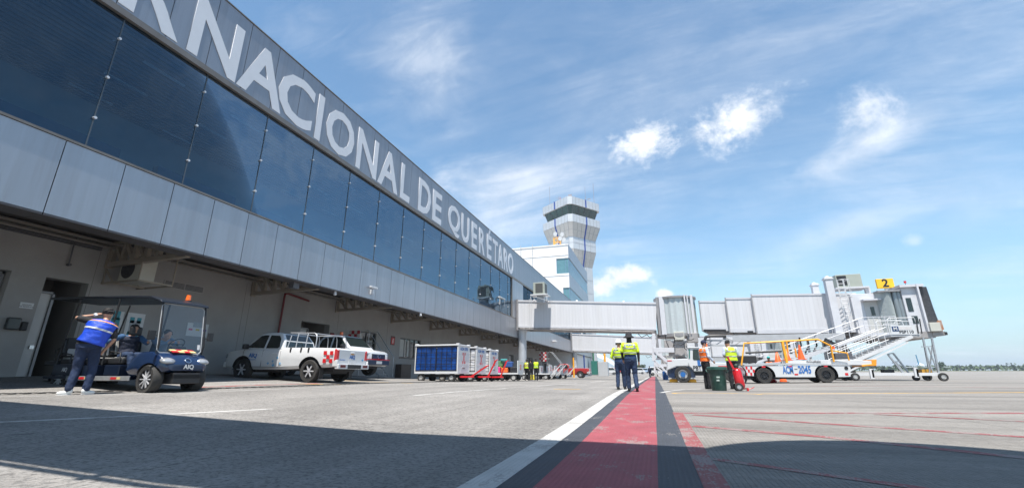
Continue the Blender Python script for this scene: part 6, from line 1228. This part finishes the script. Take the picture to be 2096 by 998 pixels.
person('man in an orange vest and navy cap standing behind the green bin',AT(1447,17.9),R(-62),dict(face=(.25,1,-.1),eR=(.25,.0,1.15),wR=(.20,.18,1.00),wL=(-.18,.16,1.0)),1.72,skin2,top=whitesh,sleeve='long',trousers=blackc,vest=hio,head='cap',bandt=(.36,.60))
person('man in a yellow vest looking down, standing behind the red wheeled extinguisher',AT(1502,18.1),R(12),dict(nek=(0,.05,1.46),hed=(-.03,.12,1.59),face=(-.45,.8,-.65),che=(0,.02,1.30),eL=(-.25,.0,1.16),wL=(-.12,.22,1.12),eR=(.25,.02,1.16),wR=(.10,.24,1.12)),1.75,skin2,top=whitesh,sleeve='short',trousers=blackc,vest=hiv,head='hair',bandt=(.32,.56),bulk=1.1)
person('distant worker in dark clothes walking far down the painted stripe',AT(1331,76),R(0),dict(aL=(-.08,.12,.08),aR=(.09,-.12,.1)),1.75,skin1,top=navysh,trousers=denim,head='hair',vox=.03,vest=navysh,straps=False)
person('woman in a yellow vest with orange stripes and tied hair beside the suitcases',AT(1078,34.5),R(-10),walk,1.62,skin1,top=blackc,trousers=blackc,vest=hiv,head='long',bandt=(.36,.56),band2=hio,vox=.02)
person('woman in a plain yellow vest and dark trousers, rightmost of the group by the carts',AT(1097.5,33.4),R(15),dict(aL=(-.08,-.12,.12),aR=(.08,.14,.08)),1.64,skin1,top=blackc,trousers=blackc,vest=hiv,head='long',bandt=(.30,),straps=False,vox=.02)
person('person dressed all in black between the two women in yellow vests',AT(1087,35.6),R(40),dict(wR=(.22,.2,1.0)),1.66,skin1,top=blackc,trousers=blackc,head='long',vox=.02)
p=at(1578,770,30.2); person('worker in an orange vest and teal cap partly hidden behind the belt loader',gp(p.x,p.y),R(180),dict(pel=(0,-.05,.66),wai=(0,.0,.80),che=(0,.05,1.0),nek=(0,.08,1.16),hed=(0,.12,1.32),hL=(-.1,-.05,.62),hR=(.1,-.05,.62),kL=(-.15,.30,.45),kR=(.15,.30,.45),sL=(-.185,.06,1.12),sR=(.185,.06,1.12),eL=(-.26,.15,.88),eR=(.26,.15,.88),wL=(-.15,.33,.80),wR=(.15,.33,.80)),1.78,skin1,top=blackc,sleeve='short',vest=hio,head='tealcap',vox=.016)
# man leaning by the cart: back to camera, one hand raised to his head
mx,my=-11.14,6.17
bm_,J_=person('man in a royal blue vest and white shoes touching his head beside the golf cart',(mx,my,gz(mx,my)),R(55),dict(
  aL=(-.12,-.02,.08),kL=(-.09,.05,.50),hL=(-.08,.0,.92),aR=(.13,.02,.08),kR=(.14,.06,.50),hR=(.10,.0,.92),pel=(.01,0,.95),wai=(.05,0,1.10),che=(.10,.03,1.28),nek=(.14,.09,1.45),hed=(.15,.16,1.60),face=(.25,1,-.3),
  sL=(-.08,.05,1.44),eL=(-.30,.14,1.50),wL=(-.06,.22,1.58),sR=(.29,.03,1.37),eR=(.36,.02,1.08),wR=(.24,.08,.86),fL=(-1,.15,-.05),fR=(.9,.6,-.05)),1.78,skin2,top=blackc,sleeve='short',trousers=M('blue_jeans',(.010,.022,.060),.8,var=.35,scale=5,bump=.9,bs=12),shoes=shoew,vest=royal,head='hair',bandt=(.52,),bands=M('grey_tape',(.45,.47,.50),.5),straps=False,bulk=1.2,vox=.010,hi=.80)
q=B(); solo(q.cyl((0,0,0),(.035,0,.02),.036,n=12),'wristband',white,'white wristband on the raised wrist of the man in the blue vest','wristband',(0,0,0)); WB_=bpy.data.objects['wristband']; WB_.location=bm_.location+Matrix.Rotation(R(55),3,'Z')@(J_['wL']*1.017)
# driver seated in the front row of the cart
M4=Matrix.Translation(GC.location)@Matrix.Rotation(R(-4),4,'Z'); dp=M4@Vector((-1.30,.27,0))
pp_=M4@Vector((-1.42,-.27,0))
person('golf cart passenger in blue shirt and dark vest, one arm stretched back over the seat',(pp_.x,pp_.y,GC.location.z-.10),R(-94),dict(pel=(0,0,.98),wai=(0,-.02,1.10),che=(0,-.03,1.30),nek=(0,.0,1.46),hed=(0,.06,1.60),hL=(-.1,0,.95),hR=(.1,0,.95),kL=(-.15,.42,.98),kR=(.15,.42,.98),aL=(-.13,.55,.58),aR=(.13,.55,.58),
  sL=(-.2,.0,1.42),eL=(-.22,.28,1.28),wL=(-.12,.50,1.28),sR=(.2,.0,1.42),eR=(.34,-.22,1.30),wR=(.36,-.45,1.28),face=(0,1,-.25)),1.70,skin1,top=M('steel_blue_shirt',(.03,.09,.20),.8,var=.15),trousers=denim,vest=M('navy_waistcoat',(.008,.012,.03),.8),straps=False,bandt=(),head='hair')
person('golf cart driver in a grey blue shirt leaning over the steering wheel behind the windscreen',(dp.x,dp.y,GC.location.z-.10),R(-94),dict(pel=(0,.02,.98),wai=(0,.04,1.10),che=(0,.12,1.27),nek=(0,.24,1.40),hed=(0,.34,1.50),hL=(-.1,0,.95),hR=(.1,0,.95),kL=(-.15,.42,.98),kR=(.15,.42,.98),aL=(-.13,.55,.58),aR=(.13,.55,.58),sL=(-.2,.18,1.38),sR=(.2,.18,1.38),eL=(-.24,.42,1.22),wL=(-.13,.62,1.28),eR=(.24,.42,1.22),wR=(.13,.62,1.28),face=(0,1,-.5)),1.70,skin2,top=M('grey_blue_shirt',(.12,.18,.26),.8,var=.15),trousers=denim,head='hair')
# ================================================================ beyond the terminal
steelg=M('green_pole_paint',(.03,.16,.08),.5)
def pole(px,Y_,top,r,mat,lbl,name='pole',cat='pole'):
    p=Vector(AT(px,Y_)); t=thing(name,lbl,cat,p); z=at(px,top,Y_).z-p.z; B().cyl((0,0,0),(0,0,z),r,n=10).build('shaft',mat,t,smooth=40); B().cyl((0,0,0),(0,0,.1),r*2.2,n=12).build('foot',greyp,t); return t
pole(1216.5,100,712,.16,steelg,'slim green pole at the far corner of the terminal'); pole(1240,110,716,.28,og,'tall orange pole rising behind the white canopy roof'); pole(1197,80,726,.12,M('pole_blue',(.02,.06,.25),.5),'blue pole standing before the end wall of the terminal'); pole(1175,52,731,.09,og,'yellow and orange post standing in front of the dark red pickup')
q=B(); p=Vector(AT(1222,96)); t=thing('storage_unit','white storage unit with a dark green end beside the far corner of the terminal','cabinet',p); B().box(-1.1,0,.3,.2,2,3.1).build('green_panel',M('dark_green_paint',(.02,.14,.11),.5),t,bevel=.03); B().box(.25,.2,0,2.3,2.2,2.9).build('white_body',greyp,t,bevel=.03); B().box(-1.1,0,0,.2,2,.29).build('plinth',concr,t)
p=Vector(AT(1230,125)); t=thing('white_canopy','white curved canopy roof like a shallow shell beyond the terminal','canopy',p); q=B(); n=16
rg=[]
for k in range(n+1):
    a=PI*k/n; x=-4.3*math.cos(a); rg.append([Vector((x,0-1.6*math.sin(a),3.6-.42*x+1.0*math.sin(a))),Vector((x,4,3.7-.42*x+1.6*math.sin(a))),Vector((x,4,3.5-.42*x+1.5*math.sin(a))),Vector((x,0-1.6*math.sin(a),3.4-.42*x+.9*math.sin(a)))])
q.loft(rg); q.build('shell_roof',M('canopy_white',(.82,.82,.82),.5),t,smooth=40); [B().cyl((x,y,0),(x,y,3.4-.42*x),.08,n=8).build('post',greyp,t) for x in (-3,3) for y in (.5,3.5)]
# distant low buildings and parked vehicles along the horizon
def lowb(px0,px1,pt,Y_,mat,lbl,roofm=None):
    a=at(px0,765,Y_); b_=at(px1,765,Y_); z0=gz(a.x,Y_); h=at(px0,pt,Y_).z-z0; t=thing('low_building',lbl,'building',((a.x+b_.x)/2,Y_,z0)); w=b_.x-a.x
    B().box(-w/2,0,-1,w/2,12,h*.82).build('walls',mat,t); B().box(-w/2-.5,-.6,h*.82,w/2+.5,12.5,h).build('roof',roofm or greyp,t); q=B()
    for k in range(int(w/3)): x=-w/2+1+k*3; q.box(x,-.06,h*.35,x+1.8,-.003,h*.65)
    q.build('window_row',dgrey,t); return t
lowb(1296,1312,748,230,white,'small white airport building left of the distant walking worker'); lowb(1340,1372,750,260,M('tan_wall',(.50,.46,.40),.8),'long tan low building right of the distant walking worker'); lowb(1255,1294,751,210,M('pale_wall',(.55,.55,.55),.8),'pale low building behind the two walking men'); lowb(1130,1160,748,240,greyp,'grey shed hidden behind the terminal corner') if False else None
def farvan(px,Y_,mat,lbl,s=1,cat='van'):
    t=thing('parked_van',lbl,cat,AT(px,Y_),R(5)); B().prism([(-2.3,.45),(2.1,.45),(2.3,.9),(1.9,1.2),(1.3,1.9),(-2.3,1.9)],'y',-.9,.9).build('body',mat,t,bevel=.08); B().prism([(1.75,1.2),(1.25,1.75),(-1.9,1.75),(-1.9,1.2)],'y',-.92,-.905).build('side_window',dglass,t)
    for x in (-1.5,1.4):
        for sy in (-1,1): wheel(t,(x,sy*.8,.36),.36,.22,(0,sy,0),'none',rimr=.5)
    return t
farvan(1246,120,white,'small white van parked below the white canopy roof'); farvan(1306,150,white,'white van parked left of the distant walking worker'); farvan(1318,180,M('pale_blue_van',(.35,.45,.6),.4),'pale blue van just left of the distant walking worker'); farvan(1350,110,white,'white van right of the distant walking worker'); farvan(1264,160,M('red_van',(.45,.03,.03),.4),'red van glimpsed behind the man in the white helmet')
for px,Y_,lb in ((1238,104,'orange barrel below the orange pole'),(1243,105,'red barrel just right of the orange barrel')):
    t=thing('barrel',lb,'barrel',AT(px,Y_)); B().lathe([(.35,0),(.38,.3),(.35,.5),(.38,.7),(.35,1.05)],(0,0,0),(0,0,1),14,True).build('drum',orange if px<1240 else red,t)
p=Vector(AT(1362,48)); t=thing('blue_drum','blue drum at the foot of the jet bridge strut frame','barrel',p); B().lathe([(.26,0),(.28,.4),(.26,.8)],(0,0,0),(0,0,1),14,True).build('drum',M('drum_blue',(.03,.12,.35),.4),t); B().cyl((0,0,.8),(0,0,.84),.2).build('lid',white,t)
# airliner on the far taxiway
p=Vector(AT(1890,390)); p.z=gz(0,390); t=thing('airliner','distant white airliner with a blue tail fin on the far apron','airplane',p,R(62)); wa=M('airliner_white',(.75,.77,.80),.3)
q=B(); q.lathe([(.05,-13),(.9,-11.5),(1.9,-8),(1.9,6),(1.5,10),(.6,14),(.1,15.5)],(0,0,3.3),(-1,0,0),20,True); q.build('fuselage',wa,t,smooth=50)
q=B(); q.prism([(-9.5,4.6),(-15,4.4),(-17.2,10.6),(-14.6,10.6)],'y',-.2,.2); q.build('tail_fin',M('tail_blue',(.01,.30,.55),.4),t); q=B(); q.prism([(-2,-1),(3,-1),(-3,-15),(-5,-15)],'z',2.4,2.7); q.build('wing',wa,t); q=B(); q.prism([(-2,1),(3,1),(-3,15),(-5,15)],'z',2.4,2.7); q.build('wing',wa,t)
q=B(); q.lathe([(.8,-1.8),(1.0,0),(.8,1.8)],(1.5,-5,1.7),(1,0,0),14,True); q.build('engine',blue,t); q=B(); q.prism([(-13,-.3),(-15,-.3),(-17,-5),(-16,-5)],'z',4.4,4.6); q.build('tailplane',wa,t)
for x,y in ((9,0),(-1,-2.5),(-1,2.5)): q=B(); q.cyl((x,y,0),(x,y,2),.15,n=6); q.cyl((x,y-.3,.45),(x,y+.3,.45),.45,n=12); q.build('landing_gear',dgrey,t)
# trees along the far perimeter
leafm=[M('leaves_%s'%n,c,.8,var=.35,scale=.6) for n,c in (('deep',(.035,.065,.025)),('mid',(.055,.085,.035)),('grey',(.075,.10,.055)))]; barkm=M('bark',(.09,.07,.05),.9)
def tree(px,Y_,h,w,k,lbl,seed,grp='trees beyond the apron'):
    rn=random.Random(seed); t=thing('tree',lbl,'tree',AT(px,Y_),0,grp); q=B(); q.tube([(0,0,0),(.1*h*.1,0,h*.3),(0,.05*h,h*.55)],[h*.035,h*.026,h*.014],8)
    cs=[]
    for i in range(7): a=rn.uniform(0,2*PI); e=Vector((math.cos(a)*w*.32*rn.uniform(.4,1),math.sin(a)*w*.32*rn.uniform(.4,1),h*rn.uniform(.5,.88))); q.tube([(0,0,h*rn.uniform(.25,.5)),e],[h*.014,h*.005],5); cs.append((e,rn.uniform(.16,.28)*w))
    q.build('trunk',barkm,t,smooth=50); q=B()
    for c,r in cs:
        for i in range(110):
            d=Vector((rn.gauss(0,1),rn.gauss(0,1),rn.gauss(0,1))).normalized()*r*rn.uniform(.45,1.05); d.z*=.7; p=c+d; s=w*.035*rn.uniform(.6,1.4); a=Vector((rn.uniform(-1,1),rn.uniform(-1,1),rn.uniform(-1,1))).normalized()*s; b_=a.cross(Vector((rn.uniform(-1,1),rn.uniform(-1,1),rn.uniform(-1,1)))).normalized()*s; q.add([p-a,p+b_,p+a,p-b_],[(0,1,2,3)])
    q.build('crown',leafm[k],t); return t
tree(1930,300,5.2,5.6,0,'tall lone tree right of the stairs support wheels',1); tree(1790,320,4.4,4.2,1,'tree seen through the stair frame left of the folding strut',2); tree(1842,310,4.2,4.8,1,'small tree left of the distant airliner',3); tree(1346,95,2.6,1.7,0,'round dark tree just right of the distant walking worker',4); tree(1313,200,3.2,4.5,1,'low spreading tree left of the distant walking worker',5); tree(1812,330,3.2,3.2,2,'short grey green tree between the two trees near the folding strut',6)
# the far tree line reads as one mass
rn=random.Random(5); q=B()
for i in range(5200):
    x=rn.uniform(60,520); Y_=400+rn.uniform(0,40)-.12*(x-200); base=gz(0,min(Y_,420)); hh=(2.2+1.8*noise.noise(Vector((x*.035,0,0)))+1.6*noise.noise(Vector((x*.15,3,0))))*rn.random()**.6*1.5; s=rn.uniform(.5,1.3); p=Vector((x,Y_,base+max(0,hh)))
    a=Vector((rn.uniform(-1,1),rn.uniform(-1,1),rn.uniform(-1,1))).normalized()*s; b_=a.cross(Vector((rn.uniform(-1,1),rn.uniform(-1,1),rn.uniform(-1,1)))).normalized()*s; q.add([p-a,p+b_,p+a,p-b_],[(0,1,2,3)])
o=q.build('far_woodland',leafm[1]); o['kind']='stuff'
q=B(); xs=[-700+i*30 for i in range(110)]; q.v=[]; 
for j,(yy,f) in enumerate(((2300,0),(2500,1),(3300,.3))):
    for x in xs: q.v.append(Vector((x,yy,2.5+f*(14+16*noise.noise(Vector((x*.002,1,0)))+5*noise.noise(Vector((x*.012,4,0)))))))
n=len(xs); q.f=[(j*n+i,j*n+i+1,(j+1)*n+i+1,(j+1)*n+i) for j in range(2) for i in range(n-1)]
o=q.build('far_hills',M('far_hill_scrub',(.07,.09,.06),.9,var=.3,scale=.01),smooth=True); o['kind']='structure'
for px,tp_ in ((1970,745),(2067,744),(1300,744),(1310,741)): 
    Y_=330 if px>1400 else 220; pole(px,Y_,tp_,.14,dgrey,{1970:'thin lamp mast above the far tree line, left one of two',2067:'thin lamp mast above the far tree line near the right edge',1300:'left of two thin masts by the small white airport building',1310:'right of two thin masts by the small white airport building'}[px],'lamp_mast','mast')
# haze
q=B(); q.box(-780,-120,-1.5,1500,3400,62); hz=q.build('haze',None); hm=bpy.data.materials.new('haze_air'); hm.use_nodes=True; N=hm.node_tree.nodes; N.clear(); o_=N.new('ShaderNodeOutputMaterial'); v_=N.new('ShaderNodeVolumePrincipled'); v_.inputs['Color'].default_value=(.80,.88,1,1); v_.inputs['Density'].default_value=.00038; v_.inputs['Anisotropy'].default_value=.2; hm.node_tree.links.new(v_.outputs[0],o_.inputs['Volume']); hz.data.materials.append(hm); hz['kind']='stuff'
